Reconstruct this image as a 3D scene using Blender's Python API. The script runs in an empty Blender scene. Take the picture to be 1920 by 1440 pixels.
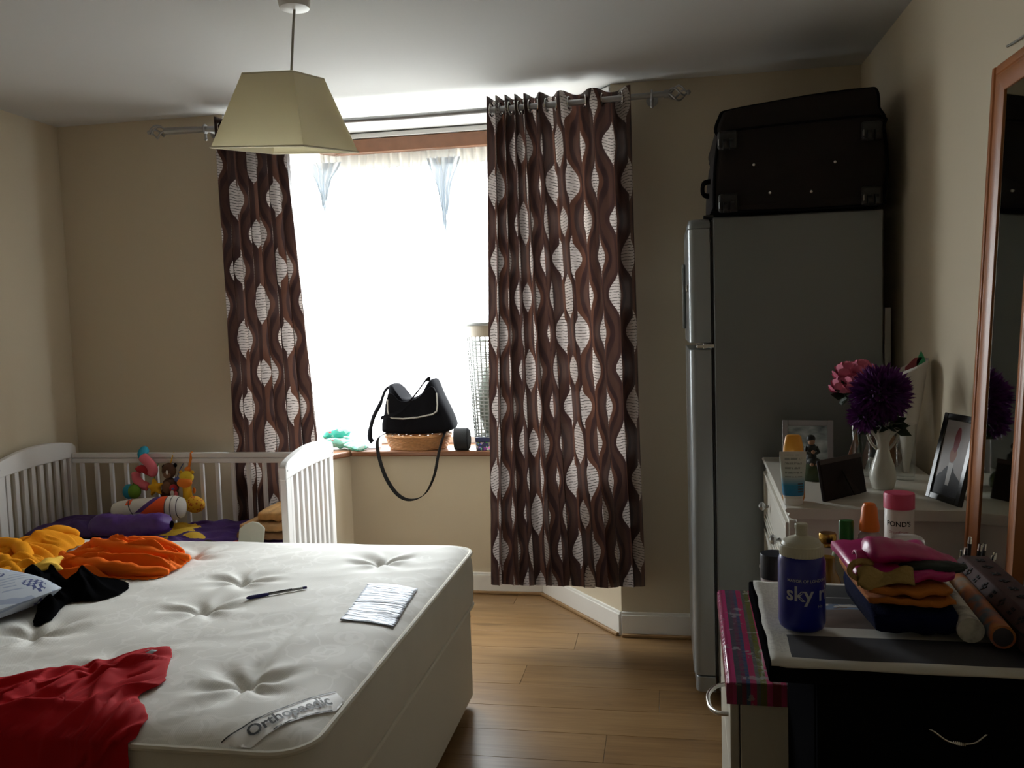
import bpy, bmesh, math, random
from math import pi, sin, cos, sqrt, radians, atan2, exp
from mathutils import Vector, Matrix, Euler, noise
random.seed(7)
SC = bpy.context.scene
COL = SC.collection
# ---------------------------------------------------------------- camera
F_PX, YAW, PITCH, ROLL = 1608.175, .176019, .0724238, -.0305475
cd = bpy.data.cameras.new('camera'); cam = bpy.data.objects.new('camera', cd); COL.objects.link(cam)
fw = Vector((-sin(YAW)*cos(PITCH), cos(YAW)*cos(PITCH), -sin(PITCH)))
r0 = Vector((cos(YAW), sin(YAW), 0)); u0 = r0.cross(fw)
rt = cos(ROLL)*r0 + sin(ROLL)*u0; up = -sin(ROLL)*r0 + cos(ROLL)*u0
M = Matrix((rt, up, -fw)).transposed().to_4x4(); M.translation = Vector((0, 0, 1.45))
cam.matrix_world = M
cd.sensor_width = 36; cd.lens = F_PX/1920*36; cd.clip_start = .05
SC.camera = cam
# ---------------------------------------------------------------- light
w = bpy.data.worlds.new('overcast_sky'); SC.world = w; w.use_nodes = True
bg = w.node_tree.nodes['Background']
bg.inputs[0].default_value = (.97, .985, 1.0, 1); bg.inputs[1].default_value = 9.0
SC.view_settings.view_transform = 'Standard'; SC.view_settings.look = 'None'
SC.view_settings.gamma = 1; SC.view_settings.use_curve_mapping = False
SC.view_settings.exposure = 1.12
SC.cycles.diffuse_bounces = 6; SC.cycles.transparent_max_bounces = 16; SC.cycles.max_bounces = 12
SC.cycles.sample_clamp_indirect = 6
def portal(name, loc, rz, sx, sy):
    l = bpy.data.lights.new(name, 'AREA'); l.shape = 'RECTANGLE'; l.size = sx; l.size_y = sy
    l.cycles.is_portal = True
    o = bpy.data.objects.new(name, l); COL.objects.link(o)
    o.location = loc; o.rotation_euler = (radians(-90), 0, rz)     # -Z of the light points at -Y
    return o
# ---------------------------------------------------------------- node helpers
class X:
    """a node socket that can be used in arithmetic"""
    def __init__(s, nt, k): s.nt, s.k = nt, k
    def _m(s, op, b=None, c=None):
        n = s.nt.nodes.new('ShaderNodeMath'); n.operation = op
        for i, v in enumerate((s, b, c)):
            if v is None: continue
            if isinstance(v, X): s.nt.links.new(v.k, n.inputs[i])
            else: n.inputs[i].default_value = v
        return X(s.nt, n.outputs[0])
    def __add__(s, b): return s._m('ADD', b)
    def __radd__(s, b): return s._m('ADD', b)
    def __sub__(s, b): return s._m('SUBTRACT', b)
    def __rsub__(s, b): return (s*-1.0)._m('ADD', b)
    def __mul__(s, b): return s._m('MULTIPLY', b)
    def __rmul__(s, b): return s._m('MULTIPLY', b)
    def __truediv__(s, b): return s._m('DIVIDE', b)
    def lt(s, b): return s._m('LESS_THAN', b)
    def gt(s, b): return s._m('GREATER_THAN', b)
    def abs(s): return s._m('ABSOLUTE')
    def floor(s): return s._m('FLOOR')
    def frac(s): return s._m('FRACT')
    def sin(s): return s._m('SINE')
    def cos(s): return s._m('COSINE')
    def pw(s, b): return s._m('POWER', b)
    def mx(s, b): return s._m('MAXIMUM', b)
    def mn(s, b): return s._m('MINIMUM', b)
class G:
    def __init__(s, m): s.m, s.nt = m, m.node_tree
    def coord(s, kind='Object'):
        n = s.nt.nodes.new('ShaderNodeTexCoord'); sp = s.nt.nodes.new('ShaderNodeSeparateXYZ')
        s.nt.links.new(n.outputs[kind], sp.inputs[0])
        s.vec = n.outputs[kind]
        return [X(s.nt, sp.outputs[i]) for i in range(3)]
    def noise(s, scale, detail=2, vec=None, color=False, stretch=None, rough=.5):
        n = s.nt.nodes.new('ShaderNodeTexNoise'); n.inputs['Scale'].default_value = scale
        n.inputs['Detail'].default_value = detail; n.inputs['Roughness'].default_value = rough
        v = vec if vec is not None else s.vec
        if stretch:
            mp = s.nt.nodes.new('ShaderNodeMapping'); mp.inputs['Scale'].default_value = stretch
            s.nt.links.new(v, mp.inputs[0]); v = mp.outputs[0]
        s.nt.links.new(v, n.inputs['Vector'])
        return n.outputs['Color'] if color else X(s.nt, n.outputs[0])
    def voronoi(s, scale, feature='F1', stretch=None, out='Distance'):
        n = s.nt.nodes.new('ShaderNodeTexVoronoi'); n.feature = feature; n.inputs['Scale'].default_value = scale
        v = s.vec
        if stretch:
            mp = s.nt.nodes.new('ShaderNodeMapping'); mp.inputs['Scale'].default_value = stretch
            s.nt.links.new(v, mp.inputs[0]); v = mp.outputs[0]
        s.nt.links.new(v, n.inputs['Vector'])
        return X(s.nt, n.outputs[out]) if out == 'Distance' else n.outputs[out]
    def mix(s, f, a, b):
        n = s.nt.nodes.new('ShaderNodeMix'); n.data_type = 'RGBA'
        for v, i in ((f, 0), (a, 6), (b, 7)):
            if isinstance(v, X): s.nt.links.new(v.k, n.inputs[i])
            elif isinstance(v, (tuple, list)): n.inputs[i].default_value = (*v[:3], 1)
            elif isinstance(v, (int, float)): n.inputs[i].default_value = v
            else: s.nt.links.new(v, n.inputs[i])
        return n.outputs[2]
    def ramp(s, f, stops, interp='CONSTANT'):
        n = s.nt.nodes.new('ShaderNodeValToRGB'); cr = n.color_ramp; cr.interpolation = interp
        while len(cr.elements) < len(stops): cr.elements.new(1)
        for e, (p, c) in zip(cr.elements, stops): e.position = p; e.color = (*c, 1)
        s.nt.links.new(f.k, n.inputs[0]); return n.outputs[0]
    @property
    def bsdf(s): return s.nt.nodes['Principled BSDF']
    def base(s, c):
        if isinstance(c, (tuple, list)): s.bsdf.inputs['Base Color'].default_value = (*c, 1)
        else: s.nt.links.new(c, s.bsdf.inputs['Base Color'])
    def bump(s, h, strength=.3, dist=.01):
        n = s.nt.nodes.new('ShaderNodeBump'); n.inputs['Strength'].default_value = strength; n.inputs['Distance'].default_value = dist
        s.nt.links.new(h.k if isinstance(h, X) else h, n.inputs['Height'])
        s.nt.links.new(n.outputs[0], s.bsdf.inputs['Normal'])
MATS = {}
def pm(name, c=(.5, .5, .5), rough=.6, metal=0., var=0., vs=8., bump=None, coat=0., sheen=0., spec=None, trans=None, fn=None):
    """principled material; var = noise variation of the colour, bump = (scale, strength, dist)"""
    if name in MATS: return MATS[name]
    m = bpy.data.materials.new(name); m.use_nodes = True; g = G(m); b = g.bsdf
    b.inputs['Roughness'].default_value = rough; b.inputs['Metallic'].default_value = metal
    if coat: b.inputs['Coat Weight'].default_value = coat
    if sheen: b.inputs['Sheen Weight'].default_value = sheen
    if spec is not None: b.inputs['Specular IOR Level'].default_value = spec
    g.coord(); g.base(c)
    if var:
        n = g.noise(vs, 4); lo = tuple(x*(1-var) for x in c); hi = tuple(min(1, x*(1+var)) for x in c)
        g.base(g.mix(n, lo, hi))
    if bump: g.bump(g.noise(bump[0], 4), bump[1], bump[2])
    if fn: fn(g)
    if trans:                                                   # part of the light passes through the sheet
        nt = m.node_tree; t = nt.nodes.new('ShaderNodeBsdfTranslucent'); mx = nt.nodes.new('ShaderNodeMixShader')
        mx.inputs[0].default_value = trans
        src = b.inputs['Base Color']
        if src.links: nt.links.new(src.links[0].from_socket, t.inputs[0])
        else: t.inputs[0].default_value = src.default_value
        out = nt.nodes['Material Output']
        nt.links.new(b.outputs[0], mx.inputs[1]); nt.links.new(t.outputs[0], mx.inputs[2]); nt.links.new(mx.outputs[0], out.inputs[0])
    MATS[name] = m; return m
# ---------------------------------------------------------------- mesh helpers
class MB:
    def __init__(s): s.v, s.f, s.uv = [], [], None
    def add(s, vs, fs):
        o = len(s.v); s.v += [tuple(p) for p in vs]; s.f += [tuple(i+o for i in f) for f in fs]; return s
    def box(s, x0, x1, y0, y1, z0, z1):
        return s.add([(x0,y0,z0),(x1,y0,z0),(x1,y1,z0),(x0,y1,z0),(x0,y0,z1),(x1,y0,z1),(x1,y1,z1),(x0,y1,z1)],
                     [(3,2,1,0),(4,5,6,7),(0,1,5,4),(1,2,6,5),(2,3,7,6),(3,0,4,7)])
    def prism(s, pts, a0, a1, axis='z'):
        n = len(pts)
        def P(p, a): return (p[0], p[1], a) if axis == 'z' else (p[0], a, p[1]) if axis == 'y' else (a, p[0], p[1])
        vs = [P(p, a0) for p in pts] + [P(p, a1) for p in pts]
        fs = [tuple(range(n-1, -1, -1)), tuple(range(n, 2*n))] + [(i, (i+1) % n, n+(i+1) % n, n+i) for i in range(n)]
        return s.add(vs, fs)
    def rings(s, rings, cap=True, closed=False):
        n = len(rings[0]); vs = [p for r in rings for p in r]; fs = []; k = len(rings)
        for i in range(k if closed else k-1):
            for j in range(n):
                a, b = i*n, ((i+1) % k)*n
                fs.append((a+j, a+(j+1) % n, b+(j+1) % n, b+j))
        if cap and not closed: fs += [tuple(range(n-1, -1, -1)), tuple((k-1)*n+i for i in range(n))]
        return s.add(vs, fs)
    def lathe(s, prof, n=28, c=(0, 0, 0), sx=1., sy=1., cap=True):
        return s.rings([[(c[0]+sx*r*cos(2*pi*j/n), c[1]+sy*r*sin(2*pi*j/n), c[2]+z) for j in range(n)] for r, z in prof], cap)
    def tube(s, pts, r, n=8, closed=False, flat=1.):
        pts = [Vector(p) for p in pts]; k = len(pts); R = r if isinstance(r, (list, tuple)) else [r]*k; rs = []; ref = None
        for i, p in enumerate(pts):
            a = pts[(i-1) % k] if (closed or i) else p; b = pts[(i+1) % k] if (closed or i < k-1) else p
            t = (b-a).normalized()
            if ref is None: ref = t.orthogonal().normalized()
            ref = (ref - t*ref.dot(t)); ref = ref.normalized() if ref.length > 1e-6 else t.orthogonal().normalized()
            q = t.cross(ref)
            rs.append([tuple(p + R[i]*(cos(2*pi*j/n)*ref + flat*sin(2*pi*j/n)*q)) for j in range(n)])
        return s.rings(rs, True, closed)
    def cyl(s, p0, p1, r0, r1=None, n=16): return s.tube([p0, p1], [r0, r0 if r1 is None else r1], n)
    def ribbon(s, pts, wv, th=.002):
        """flat band through pts; wv = half width vector (or list)"""
        pts = [Vector(p) for p in pts]; k = len(pts); rs = []
        for i, p in enumerate(pts):
            t = (pts[min(i+1, k-1)]-pts[max(i-1, 0)]).normalized(); wd = Vector(wv[i] if isinstance(wv, list) else wv)
            nn = t.cross(wd).normalized()*th/2
            rs.append([tuple(p-wd-nn), tuple(p+wd-nn), tuple(p+wd+nn), tuple(p-wd+nn)])
        return s.rings(rs)
    def ell(s, c, rx, ry=None, rz=None, nu=16, nv=10, rot=None):
        ry = rx if ry is None else ry; rz = rx if rz is None else rz
        R = Euler(rot).to_matrix() if rot else None; vs = []
        def T(p):
            p = Vector(p)
            if R: p = R @ p
            return tuple(p+Vector(c))
        vs.append(T((0, 0, -rz)))
        for i in range(1, nv):
            a = -pi/2+pi*i/nv
            vs += [T((rx*cos(a)*cos(2*pi*j/nu), ry*cos(a)*sin(2*pi*j/nu), rz*sin(a))) for j in range(nu)]
        vs.append(T((0, 0, rz))); top = len(vs)-1; fs = []
        for j in range(nu):
            fs.append((0, 1+(j+1) % nu, 1+j)); b = 1+(nv-2)*nu; fs.append((b+j, b+(j+1) % nu, top))
            for i in range(nv-2): a = 1+i*nu; fs.append((a+j, a+(j+1) % nu, a+nu+(j+1) % nu, a+nu+j))
        return s.add(vs, fs)
    def grid(s, fn, nu, nv, uvfn=None):
        vs = [fn(i/nu, j/nv) for j in range(nv+1) for i in range(nu+1)]
        fs = [(j*(nu+1)+i, j*(nu+1)+i+1, (j+1)*(nu+1)+i+1, (j+1)*(nu+1)+i) for j in range(nv) for i in range(nu)]
        if uvfn: s.uv = [uvfn(i/nu, j/nv) for j in range(nv+1) for i in range(nu+1)]
        return s.add(vs, fs)
    def torus(s, c, R, r, axis='x', n=24, m=8):
        pts = []
        for i in range(n):
            a = 2*pi*i/n; ca, sa = R*cos(a), R*sin(a)
            pts.append({'x': (c[0], c[1]+ca, c[2]+sa), 'y': (c[0]+ca, c[1], c[2]+sa), 'z': (c[0]+ca, c[1]+sa, c[2])}[axis])
        return s.tube(pts, r, m, True)
    def xf(s, M_):
        s.v = [tuple(M_ @ Vector(p)) for p in s.v]; return s
    def build(s, name, mat, parent=None, smooth=40, bevel=0, seg=2, solid=0, sub=0, world=True):
        me = bpy.data.meshes.new(name)
        vs = s.v
        if parent is not None and world:
            o = parent
            while o is not None:
                l = o.location; vs = [(p[0]-l[0], p[1]-l[1], p[2]-l[2]) for p in vs]; o = o.parent
        me.from_pydata(vs, [], s.f); me.update()
        if s.uv:
            uvl = me.uv_layers.new(name='uv')
            for lp in me.loops: uvl.data[lp.index].uv = s.uv[lp.vertex_index]
        bm = bmesh.new(); bm.from_mesh(me); bmesh.ops.recalc_face_normals(bm, faces=bm.faces); bm.to_mesh(me); bm.free()
        if smooth:
            me.polygons.foreach_set('use_smooth', [True]*len(me.polygons))
            if smooth < 180: me.set_sharp_from_angle(angle=radians(smooth))
        ob = bpy.data.objects.new(name, me); COL.objects.link(ob)
        if mat: me.materials.append(mat)
        if parent is not None: ob.parent = parent
        if sub: md = ob.modifiers.new('s', 'SUBSURF'); md.levels = md.render_levels = sub
        if solid: md = ob.modifiers.new('t', 'SOLIDIFY'); md.thickness = solid; md.offset = 0
        if bevel:
            md = ob.modifiers.new('b', 'BEVEL'); md.width = bevel; md.segments = seg; md.limit_method = 'ANGLE'; md.angle_limit = radians(35)
            md.harden_normals = False
        return ob
def thing(name, label, cat, loc=(0, 0, 0), rz=0, group=None, rot=None):
    o = bpy.data.objects.new(name, None); COL.objects.link(o); o.location = loc
    o.rotation_euler = rot if rot else (0, 0, rz); o.empty_display_size = .05
    return tag(o, label, cat, group)
def tag(o, label, cat, group=None, kind=None):
    o['label'] = label; o['category'] = cat
    if group: o['group'] = group
    if kind: o['kind'] = kind
    return o
def struct(o, label=None):
    o['kind'] = 'structure'
    if label: o['label'] = label
    return o
def sempty(name, loc=(0, 0, 0), rz=0):
    o = bpy.data.objects.new(name, None); COL.objects.link(o); o.location = loc; o.rotation_euler = (0, 0, rz); o['kind'] = 'structure'; return o
def text_geo(body, size, shear=0., extrude=0., bold=0.):
    cu = bpy.data.curves.new('t', 'FONT'); cu.body = body; cu.size = size; cu.shear = shear; cu.extrude = extrude; cu.offset = bold
    cu.align_x = 'CENTER'; cu.align_y = 'CENTER'; cu.resolution_u = 3
    ob = bpy.data.objects.new('t', cu); COL.objects.link(ob)
    dg = bpy.context.evaluated_depsgraph_get(); me = bpy.data.meshes.new_from_object(ob.evaluated_get(dg))
    vs = [tuple(v.co) for v in me.vertices]; fs = [tuple(p.vertices) for p in me.polygons]
    bpy.data.objects.remove(ob); bpy.data.meshes.remove(me); bpy.data.curves.remove(cu)
    return vs, fs
def nz(x, y, z=0.): return noise.noise(Vector((x, y, z)))
def smooth_loop(pts, n):
    """closed Catmull-Rom through pts, n samples"""
    k = len(pts); out = []
    for i in range(n):
        t = i/n*k; a = int(t); f = t-a; p0, p1, p2, p3 = (Vector(pts[(a+d) % k]) for d in (-1, 0, 1, 2))
        out.append(.5*((2*p1)+(p2-p0)*f+(2*p0-5*p1+4*p2-p3)*f*f+(3*p1-p0-3*p2+p3)*f**3))
    return out
def curve3(pts, n):
    k = len(pts)-1; out = []
    for i in range(n+1):
        t = min(i/n*k, k-1e-6); a = int(t); f = t-a
        g = lambda d: Vector(pts[max(0, min(k, a+d))]); p0, p1, p2, p3 = g(-1), g(0), g(1), g(2)
        out.append(.5*((2*p1)+(p2-p0)*f+(2*p0-5*p1+4*p2-p3)*f*f+(3*p1-p0-3*p2+p3)*f**3))
    return out
def cloth(name, mat, outline, base, amp=.03, freq=9., seed=0., lump=.02, ang=0., folds=16, fw_=.028, reach=1., parent=None, nr=34, nt=150, edge=.003, fold=None, rag=.006):
    """crumpled cloth lying on base(x, y); folds run along ang"""
    B = smooth_loop([(p[0], p[1], 0) for p in outline], nt); c = sum(B, Vector())/nt; m = MB(); vs = []
    rnd = random.Random(int(seed*100)); RG = []
    for k in range(folds):                                    # fold crests: place, direction, reach, width, height, steep side
        q = B[rnd.randrange(nt)]; q = c+(q-c)*sqrt(rnd.random())*.9; th = ang+rnd.uniform(-.45, .45)
        RG.append((q.x, q.y, cos(th), sin(th), rnd.uniform(.07, .20)*reach, rnd.uniform(.6, 1.3)*fw_, rnd.uniform(.35, 1.), rnd.choice((-1, 1)), rnd.uniform(-3, 3)))
    for i in range(nr+1):
        rho = (i/nr)**.8
        for j in range(nt):
            p = c+(B[j]-c)*rho
            if i == nr: p = p+Vector((nz(j*.35, seed), nz(j*.35, seed+9), 0))*rag
            wx, wy = p.x+.018*nz(p.x*9, p.y*9, seed), p.y+.018*nz(p.x*9, p.y*9, seed+4); hm = 0.
            for (qx, qy, tx, ty, ln, wd_, ht, sd, cv) in RG:
                al = (wx-qx)*tx+(wy-qy)*ty; ac = (-(wx-qx)*ty+(wy-qy)*tx)-cv*al*al
                d_ = ac*sd; g_ = exp(-(al/ln)**2)*ht*(exp(-(d_/wd_)**2) if d_ > 0 else exp(-(d_/(wd_*.38))**2))
                hm = max(hm, g_)+.25*min(hm, g_)
            prof = max(0, 1-rho**3.2)**.75
            h = edge+prof*(lump+amp*(hm+.10*nz(p.x*freq*2, p.y*freq*2, seed+8)))+(1-prof)*amp*.18*hm
            q = (p.x, p.y, base(p.x, p.y)+h)
            vs.append(fold(q, h) if fold else q)
    fs = [(i*nt+j, i*nt+(j+1) % nt, (i+1)*nt+(j+1) % nt, (i+1)*nt+j) for i in range(nr) for j in range(nt)]
    m.add(vs, fs)
    return m.build(name, mat, parent, smooth=180, solid=.002)
# ================================================================ materials
def wallfn(g): g.bump(g.noise(60, 5), .12, .004)
WALL = pm('cream_wall_paint', (.60, .525, .395), .85, fn=wallfn)
CEIL = pm('white_ceiling_paint', (.56, .56, .55), .9, bump=(40, .08, .004))
GLOSSW = pm('white_gloss_paint', (.78, .77, .74), .35, bump=(30, .05, .003))
UPVC = pm('white_window_frame', (.85, .86, .86), .3)
def oak(g):
    g.coord('Object')
    oi = g.nt.nodes.new('ShaderNodeObjectInfo'); rnd = X(g.nt, oi.outputs['Random'])
    mp = g.nt.nodes.new('ShaderNodeVectorMath'); mp.operation = 'ADD'; cb = g.nt.nodes.new('ShaderNodeCombineXYZ')
    g.nt.links.new((rnd*37.).k, cb.inputs[0]); g.nt.links.new((rnd*11.).k, cb.inputs[1])
    g.nt.links.new(g.vec, mp.inputs[0]); g.nt.links.new(cb.outputs[0], mp.inputs[1]); g.vec = mp.outputs[0]
    a = g.noise(3.2, 5, stretch=(.7, 7, 1)); f = g.noise(14, 4, stretch=(.35, 9, 1))
    c = g.ramp(a*.75+f*.35-.05+rnd*.12, [(.25, (.135, .072, .03)), (.5, (.22, .125, .052)), (.75, (.30, .18, .08))], 'LINEAR')
    k = g.noise(4.5, 2, stretch=(.9, 3.2, 1)); kn = k.gt(.70)
    g.base(g.mix(kn*.5, c, (.11, .065, .03)))
    g.bump(f, .08, .002)
OAK = pm('oak_laminate', rough=.33, fn=oak)
TIMBER = pm('varnished_brown_wood', (.20, .085, .04), .35, var=.3, vs=14)
BEAD = pm('oak_beading', (.32, .19, .085), .45, var=.25, vs=20)
def curt(g):
    x, y, z = g.coord('UV'); u, v = x, y                       # metres across and up the cloth
    P, T, A = .094, .325, .020
    xe = ((u/(2*P)+.5).frac()-.5)*(2*P)
    We = (v*(2*pi/T)).cos()*A+P/2
    ev = xe.abs().lt(We)
    od = 1.0-ev
    xo = (P-xe.abs())
    ax = ev*xe.abs()+od*xo
    sgn = ev*(xe.gt(0.)*2.-1.)+od*(xe.lt(0.)*2.-1.)
    W = ev*We+od*(P-We)
    vp = v+od*(T/2)
    col = (u/(2*P)+.5).floor()+od*7.
    yy = ((vp/T+.5).frac()-.5)*T
    row = (vp/T+.5).floor()
    big = ((row+col)*.5).frac().gt(.25)
    h = big*.030+.068; wd = big*.012+.031
    e = (1.0-(yy/h).abs()).mx(0.)
    # pointed ogee: cosine shoulders drawn to a tip
    lw = wd*((e*(pi/2)).sin()).pw(1.25)
    leaf = ax.lt(lw)
    t = ((ax-lw)/((W-lw).mx(.002)))
    n = g.noise(30, 2)
    right = sgn.gt(0.)
    c1 = g.mix(t.gt(.52), (.072, .032, .021), (.019, .0110, .0115))
    c2 = g.mix(t.gt(.42), (.027, .0145, .014), (.046, .024, .0185))
    back = g.mix(right, c2, c1)
    back = g.mix(n*.35, back, (.05, .02, .012))
    st = ((v*(1/.0125)+g.noise(22, 2, stretch=(1, .3, 1))*1.4).frac()-.5).abs().lt(.12)
    dash = g.noise(55, 1, stretch=(1, 6, 1)).gt(.43)
    cream = g.mix(st*dash, (.38, .33, .30), (.03, .02, .018))
    g.base(g.mix(leaf, back, cream))
    g.bump(g.noise(900, 1), .1, .001)
CURT = pm('ogee_print_curtain', rough=.45, fn=curt, trans=.30)
METAL = pm('brushed_grey_metal', (.42, .42, .42), .38, .85)
CHROME = pm('bright_metal', (.65, .64, .62), .18, 1.)
GREYF = pm('silver_grey_enamel', (.20, .215, .22), .38, bump=(500, .04, .001), metal=.25)
GREYD = pm('silver_door_enamel', (.30, .325, .34), .28, metal=.35)
BLACKP = pm('black_plastic', (.012, .012, .013), .45)
CASE = pm('dark_brown_nylon', (.020, .016, .015), .75, spec=.12, bump=(700, .25, .001), var=.2)
SHADE = pm('cream_lampshade_fabric', (.92, .88, .72), .85, bump=(900, .1, .001), trans=.46)
WHITEP = pm('white_plastic', (.72, .71, .67), .4)
def mattressfn(g):
    x, y, z = g.coord('Object')
    v = g.voronoi(7.5); ring = ((v*21.).sin()).gt(.70)*v.lt(.45); nm = g.noise(2.3, 2).gt(.5)
    w_ = g.noise(9, 2); sw = ((w_*28.).sin()).gt(.9)
    pat = (ring*nm).mx(sw*nm)
    base = g.mix(g.noise(3, 3), (.74, .73, .69), (.79, .78, .74))
    g.base(g.mix(pat*.42, base, (.92, .91, .88)))
    k = ((x*1400.).sin()*(y*1400.).sin())
    g.bump(k+pat*2., .10, .002)
TICK = pm('damask_mattress_ticking', rough=.75, fn=mattressfn)
SIDE = pm('cream_quilted_border', (.66, .63, .55), .8, bump=(420, .3, .002), var=.08, vs=5)
PIPE = pm('cream_piping_tape', (.70, .67, .58), .75, bump=(600, .3, .001))
DIVAN = pm('cream_divan_cloth', (.62, .59, .51), .85, bump=(500, .25, .001))
RED = pm('red_jersey', (.46, .010, .016), .8, spec=.12, var=.12, vs=6, bump=(500, .2, .001))
ORANGE = pm('orange_crepe_cotton', (.82, .145, .008), .8, spec=.12, var=.12, vs=6, bump=(260, .35, .002))
YELLOW = pm('amber_yellow_cotton', (.82, .32, .012), .8, spec=.12, var=.15, vs=6, bump=(260, .3, .002))
LEMON = pm('pale_yellow_cotton', (.85, .52, .08), .8, spec=.12, bump=(260, .3, .002))
BLACKC = pm('black_jersey', (.004, .004, .0045), .95, spec=.0, bump=(400, .3, .001))
WHITEPAINT = pm('white_painted_wood', (.72, .71, .70), .35, bump=(60, .05, .002))
BLACKN = pm('black_bag_canvas', (.008, .008, .010), .9, spec=.03, bump=(600, .3, .001))
BAGTRIM = pm('pale_piping', (.38, .37, .34), .6)
WICKER = pm('tan_wicker', (.42, .20, .075), .6, var=.4, vs=60, bump=(90, .5, .003))
BLACKW = pm('black_wood', (.006, .006, .007), .85, spec=.0, bump=(80, .06, .002))
DRESS = pm('off_white_dresser_paint', (.62, .60, .54), .4, bump=(40, .05, .002))
GLASSY = None
def archglass(name, tint=(.95, .97, .97), refl=.08):
    m = bpy.data.materials.new(name); m.use_nodes = True; nt = m.node_tree; nt.nodes.remove(nt.nodes['Principled BSDF'])
    t = nt.nodes.new('ShaderNodeBsdfTransparent'); t.inputs[0].default_value = (*tint, 1)
    gl = nt.nodes.new('ShaderNodeBsdfGlossy'); gl.inputs['Roughness'].default_value = .03
    fr = nt.nodes.new('ShaderNodeLayerWeight'); fr.inputs[0].default_value = .5
    mx = nt.nodes.new('ShaderNodeMixShader'); nt.links.new((X(nt, fr.outputs['Facing']).pw(4.)*.45+.03).k, mx.inputs[0])
    nt.links.new(t.outputs[0], mx.inputs[1]); nt.links.new(gl.outputs[0], mx.inputs[2]); nt.links.new(mx.outputs[0], nt.nodes['Material Output'].inputs[0])
    return m
PANE = archglass('window_glass'); GLASS = archglass('clear_glass', (.965, .975, .97))
def sheer(name, c, tr, tl=.5):
    """thin voile: tr of the light passes straight, of the rest tl is scattered through"""
    m = bpy.data.materials.new(name); m.use_nodes = True; nt = m.node_tree; nt.nodes.remove(nt.nodes['Principled BSDF'])
    t = nt.nodes.new('ShaderNodeBsdfTransparent'); d = nt.nodes.new('ShaderNodeBsdfDiffuse'); l = nt.nodes.new('ShaderNodeBsdfTranslucent')
    d.inputs[0].default_value = l.inputs[0].default_value = (*c, 1)
    a = nt.nodes.new('ShaderNodeMixShader'); b = nt.nodes.new('ShaderNodeMixShader'); a.inputs[0].default_value = tl; b.inputs[0].default_value = tr
    nt.links.new(d.outputs[0], a.inputs[1]); nt.links.new(l.outputs[0], a.inputs[2])
    nt.links.new(a.outputs[0], b.inputs[1]); nt.links.new(t.outputs[0], b.inputs[2]); nt.links.new(b.outputs[0], nt.nodes['Material Output'].inputs[0])
    return m
NET = sheer('white_net_voile', (.88, .89, .90), .74)
# ================================================================ the room
ZC, YW, XR, XL, YB = 2.475, 3.867, .833, -2.93, -1.7
A, B, C, D = Vector((-2.05, YW)), Vector((-1.70, 4.43)), Vector((-.645, 4.43)), Vector((-.21, YW))
def off(d):
    """the bay's plan line moved outwards by d"""
    n = []
    for p, q in ((A, B), (B, C), (C, D)):
        t = (q-p).normalized(); n.append(Vector((-t.y, t.x)))
    mit = lambda a, b: (a+b)/(1+a.dot(b))
    fl = Vector((0, 1))
    return [A+d*mit(fl, n[0]), B+d*mit(n[0], n[1]), C+d*mit(n[1], n[2]), D+d*mit(n[2], fl)]
TH = .32; O = off(TH)
v2 = lambda *ps: [(p.x, p.y) for p in ps]
V = lambda x, y: Vector((x, y))
# floor slab with separate laminate planks on it
fl = MB().prism([(XL-.2, YB-.2), (XR+.2, YB-.2), (XR+.2, YW+TH), *v2(O[3], O[2], O[1], O[0]), (XL-.2, YW+TH)], -.15, -.008)
FLOOR = struct(fl.build('floor', pm('dark_floor_gap', (.05, .03, .015), .8), smooth=0), 'oak laminate floor laid across the room')
py, row = YB, 0
PW, PL = .192, 1.285
while py < 4.46:
    y1 = min(py+PW, 4.50); px = XL-((row*.43) % 1)*PL
    xa, xb = XL, XR
    if py > YW-.05: xa, xb = A.x-.02 if py < YW+.15 else A.x+.1, D.x+.02 if py < YW+.15 else D.x-.1
    while px < xb:
        x0, x1 = max(px, xa), min(px+PL, xb)
        if x1-x0 > .05:
            m = MB().box(x0+.0006-x0, x1-.0006-x0, .0006, y1-py-.0006, -.0078, 0)
            p = m.build('plank', OAK, FLOOR, bevel=.0008, seg=1, world=False); p.location = (x0, py, 0)
        px += PL
    py += PW; row += 1
struct(MB().prism([(XL-.2, YB-.2), (XR+.2, YB-.2), (XR+.2, YW+TH), *v2(O[3], O[2], O[1], O[0]), (XL-.2, YW+TH)], ZC, ZC+.15).build('ceiling', CEIL, smooth=0), 'flat white painted ceiling')
struct(MB().box(XR, XR+.2, YB-.2, YW+TH, 0, ZC).build('wall_right', WALL, smooth=0))
struct(MB().box(XL-.2, XL, YB-.2, YW+TH, 0, ZC).build('wall_left', WALL, smooth=0))
struct(MB().box(XL, XR, YB-.2, YB, 0, ZC).build('wall_back', WALL, smooth=0))
ZS, ZH = .775, 2.44                                             # sill underside, head
wf = MB()
wf.prism([(XL, YW), *v2(A, O[0]), (XL, YW+TH)], 0, ZC)
wf.prism([*v2(D), (XR, YW), (XR, YW+TH), *v2(O[3])], 0, ZC)
wf.prism(v2(A, B, O[1], O[0]), 0, ZS-.03); wf.prism(v2(B, C, O[2], O[1]), 0, ZS-.03); wf.prism(v2(C, D, O[3], O[2]), 0, ZS-.03)
struct(wf.build('wall_front', WALL, smooth=0), 'cream wall with a splayed window bay')
o2, o3 = off(-.0), off(TH)
hd = MB()
I1 = off(.012)
for i in range(3): hd.prism(v2(I1[i], I1[i+1], O[i+1], O[i]), ZH, ZC)
struct(hd.build('trim_1', CEIL, smooth=0), 'white boxed head above the bay window')
h2 = MB(); I2, I3 = off(-.004), off(.05)
for i in range(3): h2.prism(v2(I2[i], I2[i+1], I3[i+1], I3[i]), ZH-.072, ZH)
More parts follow.
